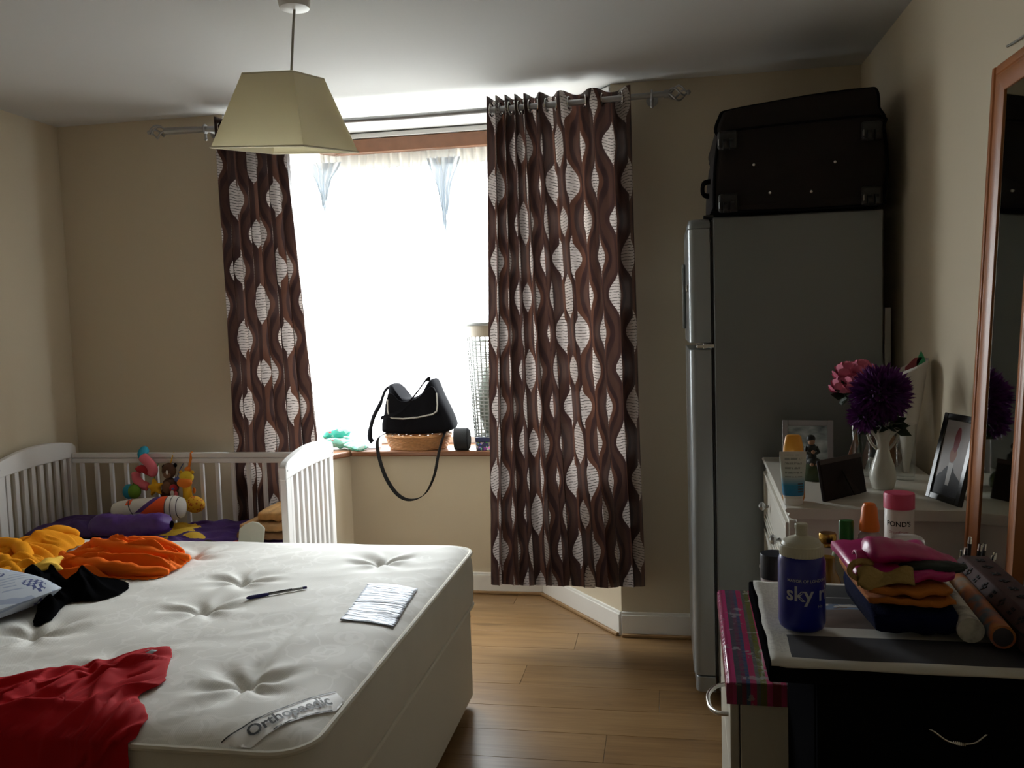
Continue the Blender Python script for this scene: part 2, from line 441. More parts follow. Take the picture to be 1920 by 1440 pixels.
struct(h2.build('trim_2', TIMBER, bevel=.004), 'brown varnished board along the head of the bay window')
h3 = MB(); I4, I5 = off(-.012), off(.03)
for i in range(3): h3.prism(v2(I4[i], I4[i+1], I5[i+1], I5[i]), ZH+.003, ZC-.008)
struct(h3.build('trim_3', CEIL, bevel=.004), 'narrow white cornice above the brown board')
sl = MB(); S0 = off(-.035)
for i in range(3): sl.prism(v2(S0[i], S0[i+1], O[i+1], O[i]), ZS-.03, ZS)
SILL = struct(sl.build('trim_4', TIMBER, bevel=.009, seg=3), 'brown varnished wooden window sill in the bay')
# skirting and beading
def skirt(name, segs, label):
    m = MB(); b = MB()
    for p, q in segs:
        t = (q-p).normalized(); n = Vector((t.y, -t.x))*1.0     # towards the room
        e0, e1 = p, q
        P = lambda d: v2(e0, e1, e1+n*d, e0+n*d)
        m.prism(P(.016), .0005, .10); m.prism(P(.010), .10, .112)
        b.prism(v2(e0+n*.016, e1+n*.016, e1+n*.032, e0+n*.032), .0005, .016)
    o = struct(m.build(name, GLOSSW, bevel=.002), label); bo = b.build('beading', BEAD, o, bevel=.004)
    return o
skirt('baseboard_bay', [(A, B), (B, C), (C, D)], 'white skirting around the window bay')
skirt('baseboard_front', [(D, V(XR, YW)), (V(XL, YW), A)], 'white skirting along the window wall')
skirt('baseboard_right', [(V(XR, YW-.02), V(XR, YB))], 'white skirting along the right wall')
skirt('baseboard_left', [(V(XL, YB), V(XL, YW-.02))], 'white skirting along the left wall')
struct(MB().box(-30, 30, 5.2, 60, -.75, -.65).build('ground', pm('pale_concrete_paving', (.36, .355, .34), .9, var=.15, vs=.6), smooth=0), 'pale paved ground outside the window')
# bay windows: frame, transom, mullion and panes
WN = off(.27)
for k, (p, q) in enumerate(((WN[1], WN[2]), (WN[2], WN[3]), (WN[0], WN[1]))):
    L = (q-p).length; mid = (p+q)/2; ang = atan2((q-p).y, (q-p).x)
    wn = sempty('window_%d' % (k+1), (mid.x, mid.y, ZS), ang); wn['label'] = ['white framed bay window with a transom above clear panes', 'white framed side window of the bay behind the patterned curtain', 'white framed side window of the bay behind the narrow curtain'][k]
    H = ZH-ZS; f = MB(); a, b = -L/2, L/2; y0, y1 = -.02, .02
    f.box(a, a+.018, y0, y1, 0, H).box(b-.018, b, y0, y1, 0, H).box(a+.018, b-.018, y0, y1, 0, .04).box(a+.018, b-.018, y0, y1, H-.08, H)
    f.build('frame', UPVC, wn, bevel=.004, world=False)
    zt = 1.975-ZS
    MB().box(a+.018, b-.018, -.018, .018, zt-.014, zt+.014).build('transom', UPVC, wn, bevel=.004, world=False)
    cols = [a+.018, b-.018]
    if k == 0:
        mxx = -1.183-mid.x; cols = [a+.018, mxx, b-.018]
        MB().box(mxx-.012, mxx+.012, -.017, .017, zt+.014, H-.08).build('mullion', UPVC, wn, bevel=.004, world=False)
    for i in range(len(cols)-1): MB().box(cols[i], cols[i+1], -.004, .004, zt+.014, H-.08).build('pane', PANE, wn, smooth=0, world=False)
    MB().box(a+.018, b-.018, -.004, .004, .04, zt-.014).build('pane', PANE, wn, smooth=0, world=False)
    dirn = Vector((cos(ang+pi/2), sin(ang+pi/2)))
    portal('window_daylight', (mid.x+dirn.x*.06, mid.y+dirn.y*.06, ZS+H/2), ang, L, H)
# ================================================================ curtains
ROD_Y, ROD_Z = 3.77, 2.388
rod = thing('curtain_rod', 'grey metal curtain rod with twisted cage finials across the bay', 'curtain rod', (-1.1, ROD_Y, ROD_Z))
def rodz(x): return ROD_Z-.012*max(0, 1-((x+1.1)/1.2)**2)+.004*abs(x+1.1)
rp = [(-2.275+i*(2.30)/24, ROD_Y, rodz(-2.275+i*2.30/24)) for i in range(25)]
MB().tube(rp, [.013 if p[0] > -2.10 else .0165 for p in rp], 12).build('pole', METAL, rod)
for sx, x in ((-1, -2.275), (1, .025)):
    fz = rodz(x); fi = MB()
    fi.cyl((x-sx*.004, ROD_Y, fz), (x+sx*.014, ROD_Y, fz), .017)
    for k in range(4):
        pts = []
        for i in range(15):
            t = i/14; rr = .027*sin(pi*t)**.8+.004; a = k*pi/2+t*pi*.9
            pts.append((x+sx*(.012+.078*t), ROD_Y+rr*cos(a), fz+rr*sin(a)))
        fi.tube(pts, .0042, 6)
    fi.ell((x+sx*.097, ROD_Y, fz), .010)
    fi.build('finial', METAL, rod)
for x in (-2.085, -.03):
    b = MB(); z = rodz(x)
    b.torus((x, ROD_Y, z), .018, .006, 'x', 16, 6); b.cyl((x, ROD_Y+.016, z), (x, YW-.004, z), .008).cyl((x, YW-.006, z), (x, YW-.0005, z), .026)
    b.cyl((x, ROD_Y, z-.02), (x, ROD_Y, z-.045), .006).ell((x, ROD_Y, z-.047), .007)
    b.build('bracket', METAL, rod)
def curtain(name, label, foldt, foldb, u0_, wave, ztop, zbot, ampt, ampb, seed, y0, yb=0.):
    """foldt / foldb: x of every front fold at the top and at the hem"""
    t = thing(name, label, 'curtain', ((foldt[0]+foldt[-1])/2, y0, zbot)); n = len(foldt)-1; NU, NV = n*16, 60
    def pos(u, v):
        k = u*n; i = min(int(k), n-1); f = k-i; s = v                                    # v 0 top .. 1 hem
        lerp = lambda a: a[i]+(a[i+1]-a[i])*f
        x = lerp(foldt)*(1-s)+lerp(foldb)*s
        sp = (foldt[i+1]-foldt[i])*(1-s)+(foldb[i+1]-foldb[i])*s
        am = ampt*(1-s)+ampb*s
        am *= 1+.25*nz(i*3.1, s*2.2, seed)*min(1, s*4)
        ph = 2*pi*k+.5*nz(k*.9, s*2.5, seed+4)*min(1, s*3)
        y = y0+yb*min(1, s*1.6)-am*math.tanh((2.6-1.4*s)*cos(ph))/math.tanh(2.6-1.4*s)+.012*nz(u*7, s*3, seed+7)*s
        x += min(.02, sp*.22)*sin(2*ph)*-.5+.008*nz(u*9, s*2, seed+2)*s
        z = ztop+(zbot-ztop)*s
        if s > .97: z += .016*cos(ph)+.01*nz(u*6, 3, seed)
        return (x, y, z)
    m = MB().grid(pos, NU, NV, lambda u, v: (u0_+u*n*wave, (1-v)*(ztop-zbot)))
    m.build('cloth', CURT, t, smooth=180)
    for i in range(2*n):                                        # metal eyelets where the cloth crosses the rod
        u = (i+.5)/(2*n); p = pos(u, (ztop-ROD_Z)/(ztop-zbot))
        e = MB().torus((p[0], y0, rodz(p[0])), .026, .0045, 'x', 20, 6)
        e.xf(Matrix.Translation((p[0], y0, ROD_Z)) @ Matrix.Rotation(radians(12 if i % 2 else -12), 4, 'Z') @ Matrix.Translation((-p[0], -y0, -ROD_Z)))
        e.build('eyelet', CHROME, t)
    return t
curtain('curtain', 'wide brown ogee print eyelet curtain hanging beside the grey fridge',
        [-.735, -.695, -.655, -.612, -.572, -.505, -.420, -.281, -.118], [-.79, -.735, -.66, -.585, -.51, -.42, -.32, -.215, -.095], .02, .226, 2.428, .255, .048, .036, 1.3, ROD_Y)
curtain('curtain', 'narrow brown ogee print eyelet curtain hanging behind the white cot',
        [-2.015, -1.965, -1.92, -1.87, -1.825, -1.775, -1.725, -1.685], [-2.035, -1.985, -1.93, -1.875, -1.81, -1.74, -1.66, -1.575], .55, .236, 2.432, .27, .045, .024, 5.1, ROD_Y, .042)
# net curtain with a gathered header, hung from the brown board
nt_ = thing('net_curtain', 'short white net curtain gathered along the top of the bay window', 'net curtain', (-1.2, 4.47, 1.95))
def netline(t):
    P = off(.055); seg = [(P[0]*.15+P[1]*.85), P[1], P[2], (P[2]*.6+P[3]*.4)]
    Ls = [(seg[i+1]-seg[i]).length for i in range(3)]; d = t*sum(Ls); i = 0
    while i < 2 and d > Ls[i]: d -= Ls[i]; i += 1
    return seg[i]+(seg[i+1]-seg[i])*(d/Ls[i])
def netpos(u, v):
    p = netline(u); s = v
    y = p.y+.014*sin(u*190+3*nz(u*9, 1))+.018*nz(u*30, s*2.)*(.5+s)
    z = 2.385-.095*v+.012*nz(u*60, 7)*(1 if v in (0., 1.) else .2)
    return (p.x, y, z)
MB().grid(netpos, 320, 6).build('gathered_header', sheer('gathered_net', (.80, .79, .75), .0, .085), nt_, smooth=180)
def netlow(u, v):
    p = netline(u); g_ = 0
    for c0 in (.13, .64): g_ += exp(-((u-c0)/.05)**2)
    pull = sum(((c0-u)*.75*exp(-((u-c0)/.055)**2)*min(1, v*2.2)) for c0 in (.13, .64))
    p = netline(min(1, max(0, u+pull)))
    return (p.x, p.y+.012+.012*sin(u*120+2*nz(u*8, v))+.03*g_*nz(u*60, v), 2.30-.33*v-.05*g_*v+.012*nz(u*20, 3)*v)
MB().grid(netlow, 260, 14).build('net_drop', NET, nt_, smooth=180)
GNET = sheer('bunched_net', (.72, .77, .82), .012, .06)
for c0, ln, wd0 in ((netline(.015), .27, .085), (Vector((-1.125, 4.475)), .40, .075)):
    # the net bunched into a hanging tail
    def tail(u, v):
        a = (2*u-1); ww = wd0*(1-v)**1.6+.016+.006*nz(u*5, v*4, ln)
        return (c0.x+a*ww+.010*nz(u*6, v*3, 2), c0.y-.012+.012*sin(u*34+2*v)+.01*nz(u*9, v*5), 2.325-ln*v*(1-.25*abs(a))+.008*nz(u*14, 5))
    MB().grid(tail, 60, 20).build('bunched_tail', GNET, nt_, smooth=180)
# ================================================================ pendant lamp
lamp = thing('pendant_lamp', 'square cream fabric pendant lampshade hanging from the ceiling', 'lamp', (-1.15, 2.6, 2.0))
MB().lathe([(.03, -.034), (.046, -.030), (.050, -.012), (.050, -.0005)], 28, (-1.115, 2.6, ZC)).build('ceiling_rose', WHITEP, lamp)
MB().tube(curve3([(-1.115, 2.6, ZC-.03), (-1.125, 2.6, 2.36), (-1.14, 2.6, 2.20)], 12), .0042, 8).build('cord', pm('grey_flex', (.35, .33, .28), .6), lamp)
MB().lathe([(.012, .07), (.02, .06), (.02, 0), (.024, -.005), (.024, -.03)], 16, (-1.145, 2.6, 2.14)).build('lamp_holder', WHITEP, lamp)
def ring_sq(a, z): return [(-a, -a, z), (a, -a, z), (a, a, z), (-a, a, z)]
tilt = Matrix.Translation((-1.162, 2.6, 2.011)) @ Matrix.Rotation(.06, 4, 'Y') @ Matrix.Rotation(.126, 4, 'X') @ Matrix.Rotation(-.156, 4, 'Z')
m = MB()
m.rings([ring_sq(.164, 0), ring_sq(.089, .227)], cap=False); m.rings([ring_sq(.160, .001), ring_sq(.086, .226)], cap=False)
sh = m.xf(tilt).build('shade', SHADE, lamp, smooth=0)
for a, z in ((.164, .004), (.089, .223)):
    MB().tube([Vector(p)*1.0 for p in ring_sq(a+.0005, z)], .0028, 6, True).xf(tilt).build('rim', pm('cream_rim_tape', (.74, .70, .54), .8), lamp)
sp = MB()
for i in range(4):
    c4 = ring_sq(.088, .222); sp.tube([c4[i], (0, 0, .200)], .0018, 5)
sp.torus((0, 0, .2), .022, .002, 'z', 16, 5)
sp.xf(tilt).build('spider', METAL, lamp)
# ================================================================ bed
BX0, BX1, BY0, BY1, BZ = -2.72, -.722, 1.555, 3.125, .618
def rrect(x0, x1, y0, y1, r, n=10):
    out = []
    for cx, cy, a0 in ((x1-r, y1-r, 0), (x0+r, y1-r, pi/2), (x0+r, y0+r, pi), (x1-r, y0+r, 1.5*pi)):
        out += [(cx+r*cos(a0+pi/2*i/n), cy+r*sin(a0+pi/2*i/n)) for i in range(n+1)]
    return out
TUFT = [(-.98, 1.82), (-1.36, 2.29), (-1.38, 2.575), (-1.73, 2.85), (-.99, 2.83), (-1.74, 2.06), (-2.12, 2.30), (-2.12, 2.58), (-2.45, 2.06), (-2.45, 2.84), (-1.36, 1.82), (-2.1, 1.82)]
def bedh(x, y):
    e = min(x-BX0, BX1-x, y-BY0, BY1-y); r = .085
    dx, dy = max(BX0+r-x, x-BX1+r, 0), max(BY0+r-y, y-BY1+r, 0)
    if dx and dy: e = r-sqrt(dx*dx+dy*dy)
    e = max(e, 0); h = BZ-.022*exp(-max(e, 0)/.035)
    h += .010*sin(pi*min(1, max(0, e)/.25)/2)
    for i, (tx, ty) in enumerate(TUFT):
        dx, dy = x-tx, y-ty; d2 = dx*dx+dy*dy
        if d2 > .09: continue
        d = sqrt(d2); a = atan2(dy, dx)
        h -= .022*exp(-(d/.026)**2)+.014*exp(-(d/.09)**2)
        h += .0060*cos(6*a+i*1.7+2*nz(dx*9, dy*9, i))*exp(-((d-.075)/.06)**2)
    al = y-1.82
    if -.02 < al < .75:
        dd = (x+.98)+.086*al; h -= .009*exp(-(dd/.014)**2)*max(0, 1-al/.62)-.006*exp(-((dd-.035)/.02)**2)*max(0, 1-al/.62)
    h += .004*nz(x*5, y*9, 2)+.0035*(1-abs(nz(x*4+y*3, (y-x)*9, 6)))
    return h
bed = thing('divan_base', 'cream fabric divan bed base on the floor under the mattress', 'bed base', (-1.72, 2.34, 0))
bm_ = MB().rings([[(x, y, z) for x, y in rrect(BX0+.012, BX1-.012, BY0+.012, BY1-.012, .04)] for z in (.045, .06, .38, .392)])
bm_.build('body', DIVAN, bed, smooth=50)
MB().tube([(x, y, .384) for x, y in rrect(BX0+.010, BX1-.010, BY0+.010, BY1-.010, .04)], .005, 6, True).build('piping', PIPE, bed)
for x, y in ((BX0+.12, BY0+.12), (BX0+.12, BY1-.12), (BX1-.12, BY0+.12), (BX1-.12, BY1-.12), (-1.72, BY0+.12), (-1.72, BY1-.12)):
    MB().lathe([(.022, .001), (.024, .01), (.024, .03), (.012, .045)], 14, (x, y, 0)).build('castor', BLACKP, bed)
mat_ = thing('mattress', 'white damask mattress with tufted dimples on the divan base', 'mattress', (-1.72, 2.34, .393))
NX, NY = 260, 210
def toppos(u, v):
    x = BX0+(BX1-BX0)*u; y = BY0+(BY1-BY0)*v; r = .085
    cx = min(max(x, BX0+r), BX1-r); cy = min(max(y, BY0+r), BY1-r); dx, dy = x-cx, y-cy
    if dx and dy:                                            # pull the square corners in to a round
        m_ = max(abs(dx), abs(dy)); l = sqrt(dx*dx+dy*dy); dx, dy = dx*m_/l, dy*m_/l; x, y = cx+dx, cy+dy
    return (x, y, bedh(x, y))
MB().grid(toppos, NX, NY).build('top_panel', TICK, mat_, smooth=180)
ER = rrect(BX0, BX1, BY0, BY1, .085, 10)
def edgepts(d, z): return [(x, y, z) for x, y in rrect(BX0-d, BX1+d, BY0-d, BY1+d, .085+d, 10)]
zt_ = BZ-.022
prof = [(0, zt_-.002), (.008, zt_-.03), (.012, zt_-.10), (.008, .42), (0, .400), (-.02, .394)]
MB().rings([edgepts(d, z) for d, z in prof], cap=False).build('border', SIDE, mat_, smooth=180)
MB().tube(edgepts(.004, zt_+.001), .0078, 8, True).build('top_piping', PIPE, mat_)
MB().tube(edgepts(.004, .404), .0078, 8, True).build('bottom_piping', PIPE, mat_)
SATIN = pm('white_satin_label', (.90, .90, .90), .5); INK = pm('black_print', (.012, .012, .014), .6)
def ontop(pts, dz): return [(x, y, bedh(x, y)+dz) for x, y in pts]
# woven brand ribbon across the near corner
p0, p1 = Vector((-.880, 1.548)), Vector((-.728, 1.790)); dr = (p1-p0).normalized(); pn = Vector((-dr.y, dr.x))
LW = .030
def inbed(q):
    q = Vector((min(q.x, BX1-.004), max(q.y, BY0+.004))); c = Vector((BX1-.085, BY0+.085)); d = q-c
    if d.x > 0 and d.y < 0 and d.length > .080: q = c+d*(.080/d.length)
    return q
rib = MB().grid(lambda u, v: (lambda q: (q.x, q.y, bedh(q.x, q.y)+.003+.002*nz(u*9, v)))(inbed(p0+(p1-p0)*u+pn*((v-.5)*2*LW))), 40, 8)
lab = rib.build('ribbon_label', SATIN, mat_, smooth=180)
for s in (-1, 1):
    q = MB().grid(lambda u, v: (lambda q: (q.x, q.y, bedh(q.x, q.y)+.0046+.002*nz(u*9, v)))(inbed(p0+(p1-p0)*(u if s > 0 else .30+.52*u)+pn*(s*(LW-.001)+(v-.5)*.004))), 40, 1); q.build('black_edge', INK, lab, smooth=180)
vs, fs = text_geo('Orthopaedic', .050, .18, 0, .0011)
wd = max(v[0] for v in vs)-min(v[0] for v in vs); k = .205/wd
def put(v):
    q = p0+(p1-p0)*.5+dr*(v[0]*k+.002)+pn*(v[1]*.9+.001); q = inbed(q); return (q.x, q.y, bedh(q.x, q.y)+.0062)
MB().add([put(v) for v in vs], fs).build('lettering', INK, lab, smooth=0)
def foilfn(g):
    x, y, z = g.coord('Object'); g.bump(g.noise(9, 4, stretch=(1, 9, 1)), 1., .012)
    g.base(g.mix(g.noise(7, 3, stretch=(1, 8, 1)).gt(.60), (.50, .54, .62), (.10, .11, .14)))
FOIL = pm('crumpled_silver_film', rough=.45, metal=.2, fn=foilfn, spec=.25)
fq = [(-.935, 2.545), (-.773, 2.548), (-.750, 2.222), (-.903, 2.217)]
def foilpos(u, v):
    a = Vector(fq[3])*(1-u)+Vector(fq[2])*u; b = Vector(fq[0])*(1-u)+Vector(fq[1])*u; p = a*(1-v)+b*v
    return (p.x, p.y, bedh(p.x, p.y)+.004+.003*nz(u*4, v*9, 3))
fo = MB().grid(foilpos, 16, 26).build('care_label', FOIL, mat_, smooth=180, solid=.0006)
MB().grid(lambda u, v: (lambda p: (p[0], p[1], p[2]+.0022))(foilpos(.04+.92*u, .505+.022*v+.006*nz(u*9, 1))), 16, 1).build('dark_slit', INK, fo, smooth=180)
# pen
pa, pb = Vector((-1.262, 2.372, 0)), Vector((-1.118, 2.488, 0)); pd = (pb-pa)
def penp(t): q = pa+pd*t; return Vector((q.x, q.y, max(bedh(pa.x, pa.y), bedh(pb.x, pb.y))+.006))
pen = thing('pen', 'blue capped clear ballpoint pen lying on the mattress', 'pen', penp(.5))
PENB = pm('blue_pen_plastic', (.015, .012, .14), .35); 
MB().tube([penp(0), penp(.05), penp(.30), penp(.36)], [.003, .0055, .0055, .0045], 10).build('cap', PENB, pen)
MB().tube([penp(.30), penp(.94)], .0042, 8).build('barrel', pm('clear_pen_barrel', (.42, .43, .45), .15, coat=.5), pen)
MB().tube([penp(.36)+Vector((0, 0, .0015)), penp(.75)+Vector((0, 0, .0015))], .0036, 6).build('ink_tube', INK, pen)
MB().tube([penp(.93), penp(1.0)], .0044, 8).build('end_plug', PENB, pen)
MB().box(-.002, .002, -.0012, .0012, 0, .001)
# clothes on the bed
tag(cloth('orange_cloth', ORANGE, [(-2.15, 2.62), (-2.20, 2.90), (-2.02, 2.93), (-1.83, 2.90), (-1.70, 2.80), (-1.655, 2.66), (-1.69, 2.55), (-1.83, 2.53), (-1.98, 2.50)], bedh, .056, 10, 3.3, .012, .05, 36, .019, 1.7, nr=80, nt=280, rag=.012),
    'orange crinkled cotton cloth heaped at the right of the clothes on the bed', 'cloth')
tag(cloth('yellow_cloth', YELLOW, [(-2.62, 2.55), (-2.55, 2.86), (-2.40, 2.83), (-2.33, 3.00), (-2.24, 2.95), (-2.20, 2.72), (-2.08, 2.55), (-2.02, 2.44), (-2.2, 2.42), (-2.45, 2.45)], bedh, .062, 8, 8.1, .012, .7, 34, .024, 1.2, nr=80, nt=280),
    'amber yellow cotton cloth heaped on the bed beside the orange cloth', 'cloth')
def pleat(par, pts, r, mat):
    """a soft overlapping fold of the same cloth"""
    P_ = curve3([(x, y, bedh(x, y)+z) for x, y, z in pts], 30); n = len(P_)
    m = MB().tube(P_, [max(.003, r*sin(pi*(i+.4)/(n+.3))**.45*(1+.22*nz(i*.35, r*99))) for i in range(n)], 14, flat=1.)
    m.v = [(p[0]+.006*nz(p[0]*22, p[1]*22, p[2]*40), p[1]+.006*nz(p[0]*22, p[1]*22, p[2]*40+5), p[2]+.007*nz(p[0]*26, p[1]*26, p[2]*26)) for p in m.v]
    m.build('fold', mat, par, smooth=180)
oc, yc_ = bpy.data.objects['orange_cloth'], bpy.data.objects['yellow_cloth']
pleat(oc, [(-2.16, 2.72, .035), (-2.04, 2.63, .036), (-1.88, 2.572, .030), (-1.76, 2.565, .024), (-1.66, 2.60, .014)], .026, ORANGE)
pleat(oc, [(-2.12, 2.84, .050), (-2.02, 2.75, .060), (-1.88, 2.70, .052), (-1.76, 2.69, .044), (-1.655, 2.72, .026)], .024, ORANGE)
pleat(oc, [(-2.10, 2.90, .030), (-1.95, 2.84, .050), (-1.82, 2.81, .052), (-1.70, 2.76, .044)], .022, ORANGE)
pleat(yc_, [(-2.54, 2.80, .030), (-2.44, 2.83, .050), (-2.34, 2.92, .055), (-2.27, 2.97, .040)], .030, YELLOW)
pleat(yc_, [(-2.60, 2.66, .030), (-2.45, 2.72, .055), (-2.32, 2.70, .060), (-2.20, 2.60, .045), (-2.10, 2.50, .020)], .028, YELLOW)
pleat(yc_, [(-2.50, 2.55, .030), (-2.36, 2.60, .045), (-2.24, 2.55, .045), (-2.10, 2.46, .015)], .024, YELLOW)
LP = [(-2.06, 2.60), (-2.03, 2.53), (-1.96, 2.47), (-2.02, 2.45), (-2.10, 2.46), (-2.12, 2.52)]
tag(cloth('pale_yellow_cloth', LEMON, LP, lambda x, y: bedh(x, y)+.048, .02, 14, 1.1, .012, .5, 5, .02, .5, nr=14, nt=60), 'pale yellow corner of cloth poking out between orange and black clothes', 'cloth')
tag(cloth('black_garment', BLACKC, [(-2.26, 2.545), (-2.18, 2.60), (-2.02, 2.47), (-1.93, 2.43), (-1.86, 2.53), (-1.74, 2.49), (-1.70, 2.40), (-1.73, 2.32), (-1.80, 2.28), (-1.755, 2.15), (-1.80, 2.135), (-1.87, 2.24), (-1.97, 2.32), (-2.08, 2.43)], lambda x, y: bedh(x, y)+.095/(1+exp((x+1.945)/.025))/(1+exp((y-2.40)/.03)), .040, 8, 2.2, .018, 2.4, 16, .026, 1., nr=60, nt=220),
    'black jersey garment lying across the patterned pillow on the bed', 'clothing')
def pilfn(g):
    x, y, z = g.coord('Object')
    v = g.nt.nodes.new('ShaderNodeTexVoronoi'); v.inputs['Scale'].default_value = 7.5; v.inputs['Randomness'].default_value = .35
    mp = g.nt.nodes.new('ShaderNodeMapping'); mp.inputs['Scale'].default_value = (1, 1, .0); g.nt.links.new(g.vec, mp.inputs[0]); g.nt.links.new(mp.outputs[0], v.inputs['Vector'])
    d = X(g.nt, v.outputs['Distance'])
    dotm = d.gt(.30)*d.lt(.42)*((x*300.).sin()*(y*300.).sin()).gt(-.05)
    core = d.lt(.17)*((x*220.+y*90.).sin()).gt(-.2)
    st = ((x*260.+g.noise(6)*9.).sin()).gt(.55)*d.gt(.5)
    base = g.mix(st*.6, (.42, .46, .52), (.16, .20, .32))
    base = g.mix(dotm.mx(core), base, (.03, .045, .16))
    red = g.noise(40, 3, stretch=(1, 3, 1)).gt(.5)*z.lt(-.005)
    g.base(g.mix(red*.7, base, (.42, .12, .12)))
PILF = pm('blue_rosette_pillow_print', rough=.8, fn=pilfn)
pz = bedh(-2.1, 2.15)
def pillow(u, v, top):
    a, b = u*2-1, v*2-1; e = (1-a**4)*(1-b**4); e = max(0, e)
    x, y = a*.36*(1-.05*b*b), b*.255*(1-.05*a*a)
    return (x, y, .058+(.050*e**.32 if top else -.052*e**.32))
m = MB().grid(lambda u, v: pillow(u, v, 1), 30, 24).grid(lambda u, v: pillow(u, v, 0), 30, 24)
po = m.build('pillow', PILF, smooth=180); po.location = (-2.215, 2.150, bedh(-2.2, 2.1)-.004); po.rotation_euler = (0, 0, radians(-17))
tag(po, 'pale blue pillow with navy rosettes at the left edge of the bed', 'pillow')
def redfold(q, h):
    x, y, z = q
    if y < BY0+.01:
        d = BY0+.01-y; return (x, BY0-.014-h*.7-.03*min(1, d*4)*(.5+.5*sin(x*38)), BZ-.004+h*.4*max(0, 1-d*20)-d)
    return q
tag(cloth('red_tshirt', RED, [(-1.66, 1.70), (-1.52, 1.80), (-1.40, 1.90), (-1.325, 1.975), (-1.262, 1.965), (-1.20, 1.85), (-1.16, 1.76), (-1.18, 1.70), (-1.105, 1.62), (-1.10, 1.55), (-1.09, 1.42), (-1.12, 1.30), (-1.40, 1.24), (-1.62, 1.35), (-1.70, 1.52)], bedh, .030, 9, 6.4, .007, 1.2, 26, .022, 1.5, fold=redfold, nr=70, nt=260, rag=.004),
    'red jersey t-shirt draped over the near edge of the mattress', 'clothing')
rs_ = bpy.data.objects['red_tshirt']
q_ = min((v.co for v in rs_.data.vertices), key=lambda c: (c.x+1.290)**2+(c.y-1.915)**2)
MB().grid(lambda u, v: (q_.x-.014+.030*u-.006*v, q_.y+.012-.024*v-.004*u, q_.z+.004-.003*v), 3, 3).build('neck_label', pm('grey_care_label', (.20, .22, .22), .6), rs_, smooth=180, solid=.0006)
# ================================================================ cot
CX0, CX1, CY0, CY1 = -2.885, -1.532, 3.240, 3.748
cot = thing('cot', 'white painted wooden baby cot with arched slatted ends behind the bed', 'cot', (-2.2, 3.5, 0))
def endpanel(x, s):
    t = .022
    for y in (CY0+.022, CY1-.022): MB().box(x-t/2-.004, x+t/2+.004, y-.022, y+.022, 0, .862).build('post', WHITEPAINT, cot, bevel=.004)
    up_ = []; dn = []
    for i in range(25):
        f = i/24; y = CY0-.004+(CY1-CY0+.008)*f; a = 1-(2*f-1)**2
        rr = min(1, min(f, 1-f)/.03); up_.append((y, .898+.020*f+.036*a-.012*(1-rr)**2)); dn.append((y, .834+.016*f+.010*a))
    MB().prism(up_+dn[::-1], x-.016, x+.016, 'x').build('arched_rail', WHITEPAINT, cot, bevel=.004)
    MB().box(x-.012, x+.012, CY0+.045, CY1-.045, .28, .34).build('bottom_rail', WHITEPAINT, cot, bevel=.003)
    for i in range(8):
        y = CY0+.044+(CY1-CY0-.088)*(i+.5)/8
        MB().box(x-.008, x+.008, y-.0125, y+.0125, .34, .852).build('slat', WHITEPAINT, cot, bevel=.003)
    for y in (CY0+.012, CY1-.012): MB().cyl((x+s*.0155, y, .872), (x+s*.018, y, .872), .004, n=10).build('bolt', METAL, cot)
endpanel(CX0+.012, 1); endpanel(CX1-.004, 1)
MB().box(CX0+.03, CX1-.02, CY1-.034, CY1-.008, .851, .875).build('side_rail', WHITEPAINT, cot, bevel=.004)
MB().box(CX0+.03, CX1-.02, CY1-.032, CY1-.010, .826, .849).build('lower_side_rail', WHITEPAINT, cot, bevel=.003)
MB().box(CX0+.03, CX1-.02, CY1-.032, CY1-.010, .28, .33).build('bottom_side_rail', WHITEPAINT, cot, bevel=.003)
for i in range(16):
    x = CX0+.075+i*.0795
    MB().box(x-.0095, x+.0095, CY1-.029, CY1-.013, .33, .828).build('bar', WHITEPAINT, cot, bevel=.003)
MB().box(CX0+.03, CX1-.02, CY0+.03, CY1-.04, .36, .385).build('base_board', WHITEPAINT, cot)
tag(MB().rings([[(x, y, z) for x, y in rrect(CX0+.035, CX1-.025, CY0+.03, CY1-.045, .03)] for z in (.386, .395, .485, .495)]).build('cot_mattress', pm('cot_mattress_cover', (.7, .7, .68), .8), smooth=50), 'white cot mattress under the purple printed quilt', 'mattress')
CZ = .497
def quiltfn(g):
    x, y, z = g.coord('Object')
    n = g.noise(14, 3); w_ = g.noise(5, 2)
    c = g.mix(n, (.040, .010, .105), (.075, .020, .19))
    def spot(cx, cy, rx, ry, ns=.6): return (((x-cx)/rx).pw(2.)+((y-cy)/ry).pw(2.)+(g.noise(26, 2)-.5)*ns*2.).lt(1.)
    for (cx, cy, rx, ry, col) in SPOTS: c = g.mix(spot(cx, cy, rx, ry), c, col)
    ln = (y-x*.9-.95+w_*.08).abs().lt(.005)*x.gt(-.02)*x.lt(.35)
    c = g.mix(ln, c, (.65, .62, .6))
    g.base(c); g.bump(g.noise(70, 3), .4, .004)
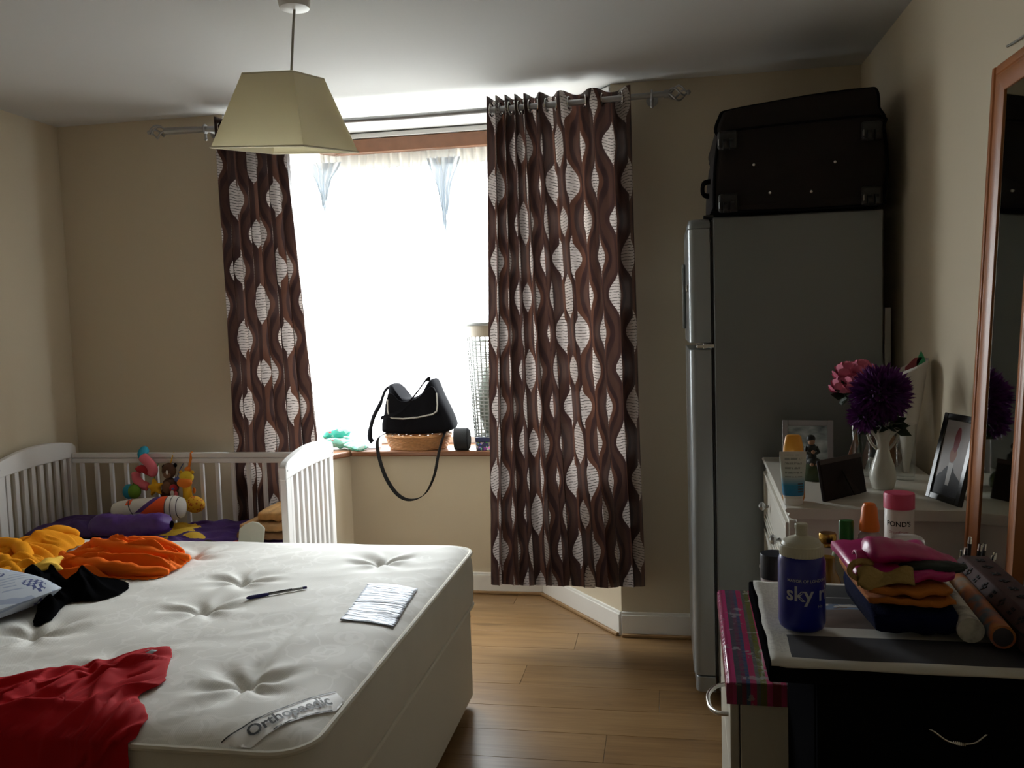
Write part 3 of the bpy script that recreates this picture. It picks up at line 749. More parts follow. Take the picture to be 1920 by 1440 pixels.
# spots in quilt coordinates (centre of the cot)
OR_, YE_, WH_, DK_ = (.75, .09, .012), (.70, .44, .03), (.62, .58, .50), (.03, .018, .012)
SPOTS = [(-.45, -.16, .10, .10, YE_), (-.42, -.18, .05, .055, OR_), (-.20, -.20, .14, .05, YE_), (-.12, -.22, .05, .03, OR_), (.13, -.05, .05, .028, YE_), (.02, -.13, .03, .025, YE_), (-.02, .06, .10, .09, YE_),
         (.38, -.22, .12, .04, YE_), (.42, -.14, .055, .07, OR_), (.35, -.15, .06, .02, WH_), (.27, -.12, .05, .03, DK_)]
def quiltz(x, y): return CZ+.055+.022*nz(x*5, y*6, 3)+.018*nz(x*12, y*12, 1)+.03*max(0, (y-3.55)/.25)*(1 if x > -2.2 else .2)
qo = cloth('cot_quilt', pm('purple_printed_quilt', rough=.75, fn=quiltfn), [(x+2.2, y-3.5) for x, y in ((-2.82, 3.285), (-2.84, 3.5), (-2.80, 3.67), (-2.5, 3.69), (-2.2, 3.685), (-1.9, 3.69), (-1.68, 3.69), (-1.63, 3.6), (-1.62, 3.30), (-1.9, 3.285), (-2.2, 3.28), (-2.5, 3.285))],
      lambda x, y: quiltz(x-2.2, y+3.5)-.02-.0, .016, 9, 4., .004, .4, 30, .03, 1.2, nr=50, nt=200)
qo.location = (-2.2, 3.5, 0); tag(qo, 'purple cot quilt printed with orange and yellow shapes', 'quilt')
# white bolster with an orange panel
def bolfn(g):
    x, y, z = g.coord('Object')
    band = x.gt(.045-.0)*x.lt(.10)*1.
    sw = (x+z*.9+.00)
    orange = x.lt(.092)*(x-z*1.3).gt(-.015)*z.gt(-.02)
    purple = (x-z*1.3).gt(-.045)*(x-z*1.3).lt(-.015)*x.lt(.09)*z.gt(0.)
    lines = ((x-.093).abs().lt(.0022)).mx((x-.118).abs().lt(.0018)).mx((x-.143).abs().lt(.0018)).mx((x+z*.55+.060).abs().lt(.0025))
    tagm = (x+.082).abs().lt(.012)*z.gt(.034)
    c = g.mix(orange, (.62, .60, .55), (.78, .085, .012)); c = g.mix(purple, c, (.10, .035, .20)); c = g.mix(tagm, c, (.75, .10, .02))
    g.base(g.mix(lines, c, (.05, .05, .055)))
bo = MB().tube([(-.172, 0, 0), (-.165, 0, .002), (-.14, 0, 0), (-.05, 0, 0), (.05, 0, .001), (.12, 0, .002), (.155, 0, .002), (.168, 0, .002)], [.012, .036, .048, .054, .056, .057, .045, .012], 24).build('bolster', pm('white_orange_bolster', rough=.8, fn=bolfn, bump=None), smooth=180)
bo.location = (-2.345, 3.55, CZ+.055+.085); bo.rotation_euler = (radians(0), radians(-2), radians(8))
tag(bo, 'white bolster pillow with an orange panel in the cot', 'pillow')
PURP = pm('purple_satin', (.060, .016, .15), .5, var=.25, vs=8, bump=(20, .5, .01))
def purroll(u, v):
    a = 2*pi*v; x = -.185+.37*u; e = max(.12, (1-abs(2*u-1)**7))**.5
    r = .047*e*(1+.12*nz(u*7, cos(a)*1.2, sin(a)*1.2)+.10*(1-abs(nz(u*16+cos(a), cos(a)*2.4, sin(a)*2.4))*2))
    return (x, r*1.25*cos(a), r*sin(a)+.004*sin(u*9))
pr_ = MB().grid(purroll, 48, 28); po = pr_.build('purple_bolster', PURP, smooth=180); po.location = (-2.315, 3.36, CZ+.055+.058); po.rotation_euler = (0, 0, radians(6))
tag(po, 'rolled purple satin bolster pillow lying on the cot quilt', 'pillow')
tag(cloth('purple_garment', pm('purple_jersey', (.040, .012, .09), .8, bump=(200, .3, .002)), [(-2.80, 3.30), (-2.83, 3.48), (-2.74, 3.60), (-2.55, 3.66), (-2.44, 3.60), (-2.40, 3.50), (-2.47, 3.40), (-2.62, 3.34), (-2.66, 3.27)], lambda x, y: quiltz(x, y)+.0, .03, 8, 9., .052, .3, 10, .03, 1., nr=30, nt=120),
    'crumpled dark purple garment at the left end of the cot', 'clothing')
mo = MB().grid(lambda u, v: (lambda a, r: (-2.735+.05*r*cos(a)*1.5, 3.275+.012*r*sin(a)-.006, CZ+.088+.016*r*sin(a)+.0))(2*pi*u, v), 20, 4)
# folded brown blankets at the right end
BL = [pm('brown_fleece_blanket', (.26, .13, .055), .9, var=.25, vs=14, bump=(160, .5, .004)), pm('tan_floral_blanket', (.45, .25, .10), .9, var=.45, vs=22, bump=(160, .4, .004)), pm('ochre_print_blanket', (.50, .27, .09), .9, var=.5, vs=26, bump=(160, .4, .004))]
def folded(x0, x1, y0, y1, z0, h, seed, slump=.0):
    """soft folded cloth: rounded fold facing -x/-y"""
    def f(u, v):
        a = 2*pi*v; cx, cy = (x0+x1)/2, (y0+y1)/2; hx = (x1-x0)/2; s = 2*u-1
        k = lambda c: (abs(c)**.45)*(1 if c >= 0 else -1)
        yy = cy+(y1-y0)/2*k(cos(a))*(1-.06*abs(s)**6); zz = z0+h/2+h/2*k(sin(a))*(1-.1*abs(s)**6)
        return (cx+hx*s+.01*nz(v*4, seed), yy+.008*nz(u*5, v*6, seed), zz+.006*nz(u*6, v*5, seed+3)-slump*(1-u)*.5)
    m = MB().grid(f, 22, 32); n = 33
    for e in (0, 22): m.f.append(tuple(j*23+e for j in range(32)))
    return m
zq = quiltz(-1.62, 3.5)+.01
for i, (lab_, x0, x1, y0, h) in enumerate((('brown fleece blanket folded at the bottom of the pile in the cot', -1.79, -1.555, 3.30, .036), ('tan floral blanket folded in the middle of the pile in the cot', -1.78, -1.56, 3.31, .034), ('ochre print blanket folded on top of the pile in the cot', -1.72, -1.56, 3.36, .045))):
    tag(folded(x0, x1, y0, 3.66, zq, h, i*3.+1).build('folded_blanket', BL[i], smooth=180), lab_, 'blanket'); zq += h-.002
wp = MB().prism([(-.054, 0), (.052, 0), (.055, .03), (.056, .062), (.030, .084), (.004, .090), (-.030, .078), (-.052, .060)], -.006, .006, 'y')
wpo = wp.build('paper_packet', pm('pale_green_white_packet', (.66, .70, .62), .5, bump=(30, .5, .006)), bevel=.004); wpo.location = (-1.705, 3.27, quiltz(-1.7, 3.27)+.012); wpo.rotation_euler = (radians(-14), 0, radians(8))
tag(wpo, 'white paper packet standing against the folded blankets in the cot', 'packet')
# ---------------------------------------------------------------- toys on the cot rail
TY = CY1-.052
PINKT = pm('pink_plush', (.72, .16, .20), .85, bump=(200, .3, .002)); REDT = pm('red_plush', (.45, .02, .03), .85); TEAL = pm('teal_plush', (.015, .25, .36), .85, bump=(200, .3, .002))
GREENT = pm('green_plush', (.12, .26, .02), .85); YELT = pm('yellow_plush', (.80, .45, .015), .85, bump=(200, .2, .002)); BROWNT = pm('brown_plush', (.10, .045, .025), .9, bump=(200, .4, .003)); TANT = pm('tan_plush', (.22, .12, .07), .9)
BLUET = pm('blue_plush', (.10, .13, .35), .85); ORT = pm('orange_plush', (.80, .22, .02), .85)
sp_ = thing('spiral_toy', 'pink and blue plush spiral activity toy coiled around the cot rail', 'toy', (-2.45, TY, .66))
FT = TY-.020
MB().tube(curve3([(-2.462, CY1-.022, .874), (-2.458, CY1-.040, .892), (-2.450, FT-.004, .880), (-2.440, FT-.012, .862)], 10), [.010, .016, .018]+[.019]*8, 12).build('teal_end', TEAL, sp_, smooth=180)
MB().tube(curve3([(-2.442, FT-.010, .866), (-2.420, FT-.016, .848), (-2.398, FT-.014, .825), (-2.392, FT-.010, .798), (-2.406, FT-.004, .780)], 16), [.018]+[.023]*14+[.020, .014], 12).build('pink_coil', PINKT, sp_, smooth=180)
MB().tube(curve3([(-2.404, FT+.004, .782), (-2.432, FT+.008, .792), (-2.462, FT+.006, .806), (-2.478, FT, .795)], 12), .018, 12).build('red_coil', REDT, sp_, smooth=180)
MB().tube(curve3([(-2.484, FT-.006, .790), (-2.480, FT-.012, .762), (-2.462, FT-.012, .738), (-2.438, FT-.008, .724), (-2.424, FT-.004, .720)], 16), [.016]+[.021]*14+[.018, .010], 12).build('pink_tail', PINKT, sp_, smooth=180)
TB = TY-.052
bt = thing('ball_toy', 'teal and green plush ball hanging below the pink spiral toy', 'toy', (-2.49, TB, .66))
MB().ell((-2.508, TB, .702), .030, .03, .036).build('teal_half', TEAL, bt); MB().ell((-2.478, TB-.004, .704), .030, .03, .035).build('green_half', GREENT, bt)
MB().tube([(-2.488, TB+.004, .735), (-2.484, TY-.02, .775)], .003, 6).build('cord', GREENT, bt)
st_ = []
for i in range(10):
    a = pi/2+i*pi/5; r = .046 if i % 2 == 0 else .024; st_.append((-2.392+r*cos(a+.15), .716+r*sin(a+.15)))
sb = MB(); n_ = 40; stl = smooth_loop([(p[0], p[1], 0) for p in st_], n_); cc = Vector((-2.392, .716, 0)); rr_ = []
for d, s in ((-.016, .55), (-.012, .85), (0, 1), (.012, .85), (.016, .55)): rr_.append([(cc.x+(p.x-cc.x)*s, TY-.02+d, cc.y+(p.y-cc.y)*s) for p in stl])
sb.rings(rr_)
so = thing('star_toy', 'yellow plush star hanging on the cot rail between the ball and the monkey', 'toy', (-2.39, TY-.02, .68)); sb.build('body', YELT, so, smooth=180)
MB().tube([(-2.398, TY-.018, .752), (-2.40, TY+.01, .80), (-2.40, CY1-.02, .822)], .0022, 6).build('loop', GREENT, so)
mk = thing('monkey_toy', 'brown plush monkey hanging on the cot rail by a yellow ribbon', 'toy', (-2.325, TY, .66))
MB().ell((-2.326, TY, .715), .042, .028, .046).ell((-2.356, TY-.006, .688), .018, .016, .024, rot=(0, .5, 0)).ell((-2.300, TY-.006, .688), .018, .016, .022, rot=(0, -.5, 0)).build('body', BROWNT, mk, smooth=180)
MB().ell((-2.324, TY-.006, .794), .034, .028, .038).build('head', BROWNT, mk, smooth=180); MB().ell((-2.324, TY-.026, .778), .019, .010, .018).build('muzzle', TANT, mk, smooth=180)
for s in (-1, 1): MB().ell((-2.324+s*.030, TY, .815+.004*s), .009, .006, .011).build('ear', BLACKC, mk, smooth=180)
MB().ell((-2.318, TY-.034, .790), .006, .003, .011).build('tag', WHITEP, mk); MB().tube([(-2.318, TY, .826), (-2.316, CY1-.03, .868), (-2.316, CY1-.02, .876)], .0028, 6).build('ribbon', YELT, mk)
MB().ell((-2.330, TY-.022, .716), .024, .012, .03).build('belly', TANT, mk, smooth=180)
bd = thing('bird_toy', 'red and white plush bird hanging between the monkey and the giraffe', 'toy', (-2.285, TY-.03, .67))
MB().ell((-2.286, TY-.034, .682), .017, .015, .022).build('body', PINKT, bd, smooth=180); MB().ell((-2.288, TY-.036, .716), .019, .016, .018).build('head', REDT, bd, smooth=180)
MB().ell((-2.288, TY-.048, .694), .010, .006, .014).build('belly', WHITEP, bd, smooth=180); MB().ell((-2.281, TY-.052, .716), .008, .004, .005).build('mask', BLUET, bd)
bb = thing('blue_rattle', 'small blue plush rattle behind the plush bird', 'toy', (-2.285, TY, .745)); MB().ell((-2.284, TY-.006, .752), .016, .012, .013).build('body', BLUET, bb, smooth=180); MB().tube([(-2.284, TY-.004, .764), (-2.276, TY+.01, .80), (-2.27, CY1-.022, .822)], .002, 6).build('string', BLUET, bb)
def girfn(g):
    g.coord('Object'); g.base(g.mix(g.voronoi(75).lt(.36), (.78, .42, .02), (.55, .12, .01)))
GIR = pm('spotted_giraffe_plush', rough=.85, fn=girfn)
gf = thing('giraffe_toy', 'yellow spotted plush giraffe hanging by an orange loop on the cot rail', 'toy', (-2.21, TY-.02, .59))
MB().ell((-2.200, TY-.012, .634), .052, .038, .040, rot=(0, .15, 0)).build('body', GIR, gf, smooth=180)
MB().tube([(-2.228, TY-.012, .640), (-2.231, TY-.014, .69), (-2.230, TY-.016, .73)], [.026, .021, .021], 12).build('neck', YELT, gf, smooth=180)
MB().ell((-2.228, TY-.018, .765), .035, .026, .031).build('head', pm('lemon_plush', (.80, .55, .03), .85), gf, smooth=180)
MB().ell((-2.230, TY-.034, .742), .038, .022, .024).build('muzzle', ORT, gf, smooth=180)
for s in (-1, 1):
    MB().ell((-2.228+s*.029, TY-.016, .788), .010, .006, .009).build('ear', YELT, gf, smooth=180); MB().ell((-2.228+s*.011, TY-.040, .768), .003, .002, .0045).build('eye', BLACKC, gf)
MB().ell((-2.198, TY-.01, .700), .008, .006, .015).build('mane', ORT, gf, smooth=180); MB().ell((-2.226, TY-.008, .800), .016, .010, .014).build('tuft', ORT, gf, smooth=180)
MB().tube([(-2.226, TY, .80), (-2.222, CY1-.034, .85), (-2.222, CY1-.03, .872), (-2.222, CY1-.02, .876)], .006, 8).build('loop', ORT, gf)
# ================================================================ window sill things
ZT = ZS+.0005
basket = thing('wicker_basket', 'oval tan wicker basket on the window sill under the black bag', 'basket', (-1.33, 4.50, ZT))
bk = MB()
def oval(rx, ry, z, c=(-1.33, 4.50), n=44, wob=0): return [(c[0]+rx*cos(2*pi*i/n), c[1]+ry*sin(2*pi*i/n), z+wob*sin(i*pi)) for i in range(n)]
for k in range(9):
    f = k/8; bk.tube([(x, y, z+.0018*(1 if (i+k) % 2 else -1)) for i, (x, y, z) in enumerate(oval(.155+.025*f, .098+.014*f, ZT+.006+.062*f))], .0055, 6, True)
bk.build('weave', WICKER, basket, smooth=180)['kind'] = 'stuff'
MB().prism([(x, y) for x, y, z in oval(.156, .098, 0)], ZT, ZT+.006).build('base', WICKER, basket)
rm = MB()
for ph in (0, pi): rm.tube([(x+.004*cos(i*.9+ph), y+.004*sin(i*.9+ph), ZT+.076+.004*sin(i*.9+ph)) for i, (x, y, z) in enumerate(oval(.182, .113, 0, n=60))], .0055, 6, True)
rm.build('rim', WICKER, basket, smooth=180)
bag = thing('shoulder_bag', 'black canvas shoulder bag with pale piped flap sitting in the wicker basket', 'bag', (-1.33, 4.50, ZT+.05))
def blk(name, pts, y0, y1, mat, par, bev=.012): return MB().prism(pts, y0, y1, 'y').build(name, mat, par, bevel=bev, seg=3)
bag_pts = [(-1.515, .900), (-1.50, .870), (-1.40, .862), (-1.25, .862), (-1.15, .872), (-1.118, .895), (-1.135, .96), (-1.185, 1.07), (-1.215, 1.145), (-1.235, 1.152), (-1.275, 1.09), (-1.33, 1.060), (-1.38, 1.055), (-1.42, 1.10), (-1.445, 1.13), (-1.465, 1.125), (-1.475, 1.05), (-1.50, .97)]
bp2 = [(x, z) for x, z in bag_pts]
m = MB(); lp = smooth_loop([(x, z, 0) for x, z in bp2], 90); c_ = Vector((-1.32, .96, 0)); rr = []
for y, s in ((4.405, .80), (4.412, .93), (4.43, .985), (4.46, 1.0), (4.53, 1.0), (4.575, .97), (4.595, .86)): rr.append([(c_.x+(p.x-c_.x)*s, y, c_.y+(p.y-c_.y)*s) for p in lp])
m.rings(rr).build('body', BLACKN, bag, smooth=60)
fpts = [(-1.462, 1.075), (-1.46, .972), (-1.445, .955), (-1.33, .955), (-1.21, .972), (-1.190, .99), (-1.188, 1.07), (-1.22, 1.12), (-1.30, 1.058), (-1.39, 1.045), (-1.435, 1.085)]
fl_ = MB().prism([(p.x, p.y) for p in smooth_loop([(x, z, 0) for x, z in fpts], 60)], 4.394, 4.41, 'y').build('flap', BLACKN, bag, bevel=.003)
MB().tube([(x, 4.394, z) for x, z in ((-1.462, 1.055), (-1.464, 1.00), (-1.458, .965), (-1.44, .954), (-1.38, .950), (-1.30, .956), (-1.215, .972), (-1.193, .988), (-1.188, 1.02), (-1.190, 1.085))], .0042, 6).build('piping', BAGTRIM, fl_)
MB().ribbon(curve3([(-1.222, 4.40, 1.158), (-1.245, 4.396, 1.155), (-1.30, 4.388, 1.085), (-1.38, 4.386, 1.00), (-1.46, 4.390, .965), (-1.505, 4.40, .955)], 24), (0.004, .0, .011), .003).build('front_strap', BLACKN, bag)
MB().tube(curve3([(-1.455, 4.47, 1.125), (-1.49, 4.45, 1.10), (-1.515, 4.43, 1.03), (-1.55, 4.42, .965), (-1.572, 4.42, .90), (-1.578, 4.42, .845), (-1.565, 4.42, .822)], 24), [.010]*8+[.014]*9+[.018]*8, 8, flat=.45).build('side_strap', BLACKN, bag)
MB().tube(curve3([(-1.475, 4.44, 1.06), (-1.485, 4.43, 1.00), (-1.475, 4.42, .965)], 8), .006, 8).build('side_loop', BLACKN, bag)
MB().ribbon(curve3([(-1.47, 4.50, .866), (-1.505, 4.43, .862), (-1.522, 4.378, .835), (-1.515, 4.370, .75), (-1.48, 4.370, .635), (-1.42, 4.370, .545), (-1.35, 4.370, .515), (-1.27, 4.370, .545), (-1.215, 4.370, .64), (-1.185, 4.370, .76), (-1.165, 4.378, .835), (-1.16, 4.42, .868), (-1.20, 4.50, .868)], 70), (0.006, .008, .004), .003).build('long_strap', pm('dark_leather_strap', (.009, .008, .008), .6, spec=.1), bag)
rl = thing('black_roll_pouch', 'black soft roll pouch on the sill beside the wicker basket', 'pouch', (-1.07, 4.43, ZT))
MB().tube(curve3([(-1.115, 4.425, .835), (-1.10, 4.428, .835), (-1.07, 4.433, .834), (-1.045, 4.437, .833), (-1.022, 4.44, .833)], 14), [.02, .050, .058, .059, .059, .059, .059, .059, .059, .059, .059, .059, .057, .048, .02], 20).build('body', pm('charcoal_fleece', (.016, .017, .019), .95, bump=(200, .5, .003)), rl, smooth=180)
MB().torus((0, 0, 0), .0565, .003, 'x', 24, 6).xf(Matrix.Translation((-1.040, 4.438, .833)) @ Matrix.Rotation(radians(10), 4, 'Z')).build('seam', BLACKN, rl)
tb = thing('tin_box', 'small navy box with colourful print beside the laundry basket', 'box', (-.945, 4.42, ZT))
def tinfn(g):
    g.coord('Object'); n = g.voronoi(60, out='Color'); g.base(g.mix(g.noise(50, 2).gt(.52), (.03, .03, .12), n))
MB().box(-.985, -.90, 4.402, 4.442, ZT, ZT+.045).build('body', pm('printed_tin', rough=.4, fn=tinfn), tb, bevel=.003); MB().box(-.989, -.896, 4.398, 4.446, ZT+.045, ZT+.07).build('lid', pm('navy_lid', (.015, .02, .09), .4), tb, bevel=.003)
# laundry basket
hx, hy = -.898, 4.515
ham = thing('laundry_basket', 'tall grey slatted laundry basket on the sill behind the curtain', 'laundry basket', (hx, hy, ZT))
HB = pm('grey_lattice_plastic', (.26, .27, .26), .5); HBR = pm('taupe_plastic_band', (.36, .31, .24), .5)
def hr(z): return .112+.034*(z/.69)
lt = MB()
for k in range(30):
    a = 2*pi*k/30; lt.ribbon([(hx+hr(z)*cos(a), hy+hr(z)*sin(a), ZT+z) for z in (.06, .3, .60)], (-.0035*sin(a), .0035*cos(a), 0), .004)
for k in range(27):
    z = .07+k*.0195; lt.torus((hx, hy, ZT+z), hr(z), .0032, 'z', 40, 5)
lt.build('lattice', HB, ham, smooth=60)['kind'] = 'stuff'
MB().lathe([(hr(.60), .60), (hr(.66), .66), (hr(.66)+.004, .66), (hr(.60)+.004, .60)], 40, (hx, hy, ZT), cap=False).build('top_band', HBR, ham)
MB().torus((hx, hy, ZT+.668), hr(.67)+.006, .010, 'z', 40, 8).build('rim', HB, ham, smooth=180)
MB().lathe([(.01, 0), (.112, 0), (hr(.06)+.003, .06), (hr(.06), .062), (.108, .006), (.01, .006)], 40, (hx, hy, ZT), cap=False).build('foot', HB, ham)
def lump(name, label, cat, c, r, mat, seed, sq=(1, 1, 1), parts=None):
    m = MB(); m.ell((0, 0, 0), 1, nu=36, nv=24)
    m.v = [tuple(Vector(p)*(1+.16*nz(p[0]*2.2, p[1]*2.2, p[2]*2.2+seed)+.10*(1-abs(nz(p[0]*5, p[1]*5, p[2]*5+seed)*2)))) for p in m.v]
    m.v = [(c[0]+p[0]*r*sq[0], c[1]+p[1]*r*sq[1], c[2]+p[2]*r*sq[2]) for p in m.v]
    return tag(m.build(name, mat, smooth=180), label, cat)
lump('clothes_bundle', 'grey and green bundle of washing inside the laundry basket', 'laundry', (hx, hy, ZT+.25), .082, pm('washing_bundle', (.22, .25, .22), .8, var=.5, vs=14), 2., (1, 1, 2.3))
# mint packs and a clear tub
def packfn(c1):
    def f(g):
        g.coord('Object'); n = g.noise(24, 2); c = g.mix(n.gt(.56), c1, (.55, .78, .72)); g.base(g.mix((g.noise(40, 2, stretch=(1, 1, 2))).gt(.66), c, (.75, .12, .16)))
        g.bump(g.noise(40, 3), .6, .006)
    return f
PK = [pm('mint_film_a', rough=.25, fn=packfn((.10, .52, .44)), trans=.25), pm('mint_film_b', rough=.25, fn=packfn((.20, .58, .46)), trans=.25), pm('mint_film_c', rough=.3, fn=packfn((.28, .60, .52)), trans=.25)]
def pack(c, hx_, hy_, hz, rz, ry, seed, mat, label):
    def f(s):
        def q(u, v):
            a, b = 2*u-1, 2*v-1; e = max(0, (1-a**6)*(1-b**4))**.5
            return (a*hx_*(1-.05*b*b), b*hy_*(1+.04*nz(u*3, seed)), s*hz*e*(1+.35*nz(u*5, v*4, seed+s))+.006*nz(u*7, v*7, seed+5))
        return q
    o = MB().grid(f(1), 18, 14).grid(f(-1), 18, 14).build('wipes_pack', mat, smooth=180); o.location = c; o.rotation_euler = (0, ry, rz); tag(o, label, 'packet'); return o
pack((-1.775, 4.49, ZT+.035), .095, .055, .026, .25, .10, 1., PK[2], 'pale mint wipes pack lying flat on the window sill')
pack((-1.81, 4.515, ZT+.085), .080, .050, .028, .5, -.1, 4., PK[0], 'mint green wipes pack with red print on top of its pile')
pack((-1.668, 4.44, ZT+.022), .055, .045, .016, -.4, .2, 7., PK[1], 'small crumpled mint pack beside the clear tub')
tub = thing('plastic_tub', 'clear white plastic tub on the sill left of the basket', 'tub', (-1.60, 4.50, ZT))
CLW = sheer('cloudy_white_plastic', (.72, .74, .78), .3)
MB().rings([[(x, y, z) for x, y in rrect(-1.655+d, -1.555-d, 4.49+d, 4.59-d, .015, 4)] for d, z in ((.012, ZT), (0, ZT+.06), (.002, ZT+.06), (.014, ZT+.003))], cap=False).build('bowl', CLW, tub, smooth=50)
MB().tube([(x, y, ZT+.061) for x, y in rrect(-1.657, -1.553, 4.488, 4.592, .016, 4)], .004, 6, True).build('rim', CLW, tub)
MB().prism([(x, y) for x, y in rrect(-1.643, -1.567, 4.502, 4.578, .01, 4)], ZT+.0002, ZT+.003).build('bottom', CLW, tub)
# ================================================================ fridge and suitcase
FY0, FY1 = 3.20, 3.76
fr = thing('fridge_freezer', 'tall silver grey fridge freezer standing by the right wall', 'fridge', (.42, 3.48, 0))
MB().box(.182, .762, FY0, FY1, .045, 1.803).build('cabinet', GREYF, fr, bevel=.006)
MB().box(.20, .762, FY0+.02, FY1-.02, .012, .045).build('kick_plate', BLACKP, fr)
for x in (.22, .73):
    for y in (FY0+.05, FY1-.05): MB().lathe([(.018, .0005), (.018, .012)], 12, (x, y, 0)).build('foot', BLACKP, fr)
def doorprof(x0=.093, x1=.172, r=.030):
    pts = []
    for cy, a0, s in ((FY0+r, pi, 1), (FY1-r, pi/2, 1)):
        pts += [(x0+r+r*cos(a), cy+r*sin(a)) for a in ([pi+pi/2*(1-i/6) for i in range(7)] if cy < 3.4 else [pi-pi/2*i/6 for i in range(7)])]
    # near corner first, running anticlockwise
    near = [(x0+r+r*cos(pi*1.5-pi/2*i/6), FY0+r+r*sin(pi*1.5-pi/2*i/6)) for i in range(7)]
    far = [(x0+r+r*cos(pi-pi/2*i/6), FY1-r+r*sin(pi-pi/2*i/6)) for i in range(7)]
    return [(x1, FY0)]+near+far+[(x1, FY1)]
DP = doorprof()
fd = MB().prism(DP, 1.352, 1.765).build('freezer_door', GREYD, fr, bevel=.003)
cap = MB(); cx_, cy_ = .14, (FY0+FY1)/2
cap.rings([[(cx_+(x-cx_)*s, cy_+(y-cy_)*(1-(1-s)*.25), z) for x, y in DP] for s, z in ((1, 1.7655), (1, 1.775), (.97, 1.788), (.88, 1.797), (.6, 1.800))])
cap.build('top_cap', GREYF, fd, smooth=60)
MB().box(.1745, .1815, FY0+.012, FY1-.012, .10, 1.79).build('door_seal', BLACKP, fr)
MB().prism(DP, .105, 1.328).build('fridge_door', GREYD, fr, bevel=.003)
MB().prism(doorprof(.100, .172, .026), .040, .100).build('base_panel', GREYD, fr, bevel=.003)
MB().box(.120, .182, FY0-.004, FY0+.05, 1.333, 1.347).cyl((.150, FY0+.018, 1.329), (.150, FY0+.018, 1.351), .007).build('hinge', CHROME, fr, bevel=.002)
MB().box(.150, .186, FY0+.002, FY0+.05, 1.803, 1.811).build('top_hinge', BLACKP, fr, bevel=.002)
MB().box(.079, .0925, FY0+.36, FY0+.40, 1.40, 1.66).build('handle', GREYF, fr, bevel=.005)
MB().box(.086, .0925, FY0+.06, FY0+.13, 1.54, 1.565).build('badge', CHROME, fr, bevel=.002)
SY0, SY1, SZ = 3.165, 3.80, 1.813
case = thing('suitcase', 'dark brown fabric suitcase lying on top of the grey fridge', 'suitcase', (.46, 3.48, 1.804))
def rbox(x0, x1, z0, z1, r, n=6): return rrect(x0, x1, z0, z1, r, n)
body = [(.187, 1.835), (.20, 1.822), (.45, 1.814), (.735, 1.818), (.757, 1.84), (.768, 1.95), (.757, 2.07), (.735, 2.115), (.45, 2.108), (.225, 2.095), (.205, 2.07), (.190, 1.96)]
def shell(pts, ys, n=64):
    lp = smooth_loop([(x, z, 0) for x, z in pts], n); c = sum(lp, Vector())/n; m = MB()
    return m.rings([[(c.x+(p.x-c.x)*s, y, c.y+(p.y-c.y)*s) for p in lp] for y, s in ys])
shell(body, ((SY0, .93), (SY0+.006, .975), (SY0+.025, 1.), (3.5, 1.015), (SY1-.03, 1.), (SY1, .93))).build('body', CASE, case, smooth=60)
lidp = [(.218, 2.085), (.45, 2.10), (.738, 2.10), (.742, 2.15), (.735, 2.205), (.70, 2.212), (.55, 2.205), (.40, 2.19), (.25, 2.172), (.215, 2.155)]
shell(lidp, ((SY0+.012, .94), (SY0+.02, .985), (SY0+.04, 1.), (SY1-.05, 1.), (SY1-.02, .95))).build('lid', CASE, case, smooth=60)
def pipe_loop(pts, y, s=1.0, r=.006):
    lp = smooth_loop([(x, z, 0) for x, z in pts], 64); c = sum(lp, Vector())/64
    return MB().tube([(c.x+(p.x-c.x)*s, y, c.y+(p.y-c.y)*s) for p in lp], r, 6, True)
pipe_loop(body, SY0+.012, 1.0).build('body_piping', BLACKN, case, smooth=180); pipe_loop(lidp, SY0+.03, 1.01).build('lid_piping', BLACKN, case, smooth=180)
for x, z in ((.235, 1.842), (.715, 1.842), (.235, 2.06), (.715, 2.06)):
    h_ = MB().box(x-.034, x+.034, SY0-.012, SY0+.02, z-.028, z+.036).build('wheel_housing', BLACKP, case, bevel=.008)
    for dx in (-.012, .012): MB().cyl((x+dx-.006, SY0-.014, z-.012), (x+dx+.006, SY0-.014, z-.012), .019, n=16).build('wheel', BLACKP, h_)
    MB().box(x-.0335, x-.0315, SY0-.034, SY0-.01, z-.016, z+.004).build('wheel_fork', METAL, h_)
for x, z in ((.323, 1.974), (.595, 1.967), (.377, 1.874), (.516, 1.870)): MB().ell((x, SY0-.001, z), .0062, .005, .0062, 12, 8).build('stud', CHROME, case)
MB().tube(curve3([(.200, 3.40, 1.96), (.165, 3.40, 1.955), (.158, 3.42, 1.935), (.165, 3.44, 1.915), (.20, 3.46, 1.91)], 16), .013, 8, flat=.6).build('handle', BLACKN, case, smooth=180)
wb = MB().box(.790, .812, 3.30, 3.34, .0005, 1.46).build('white_board', WHITEP, bevel=.002); tag(wb, 'narrow white board standing between the fridge and the right wall', 'board')
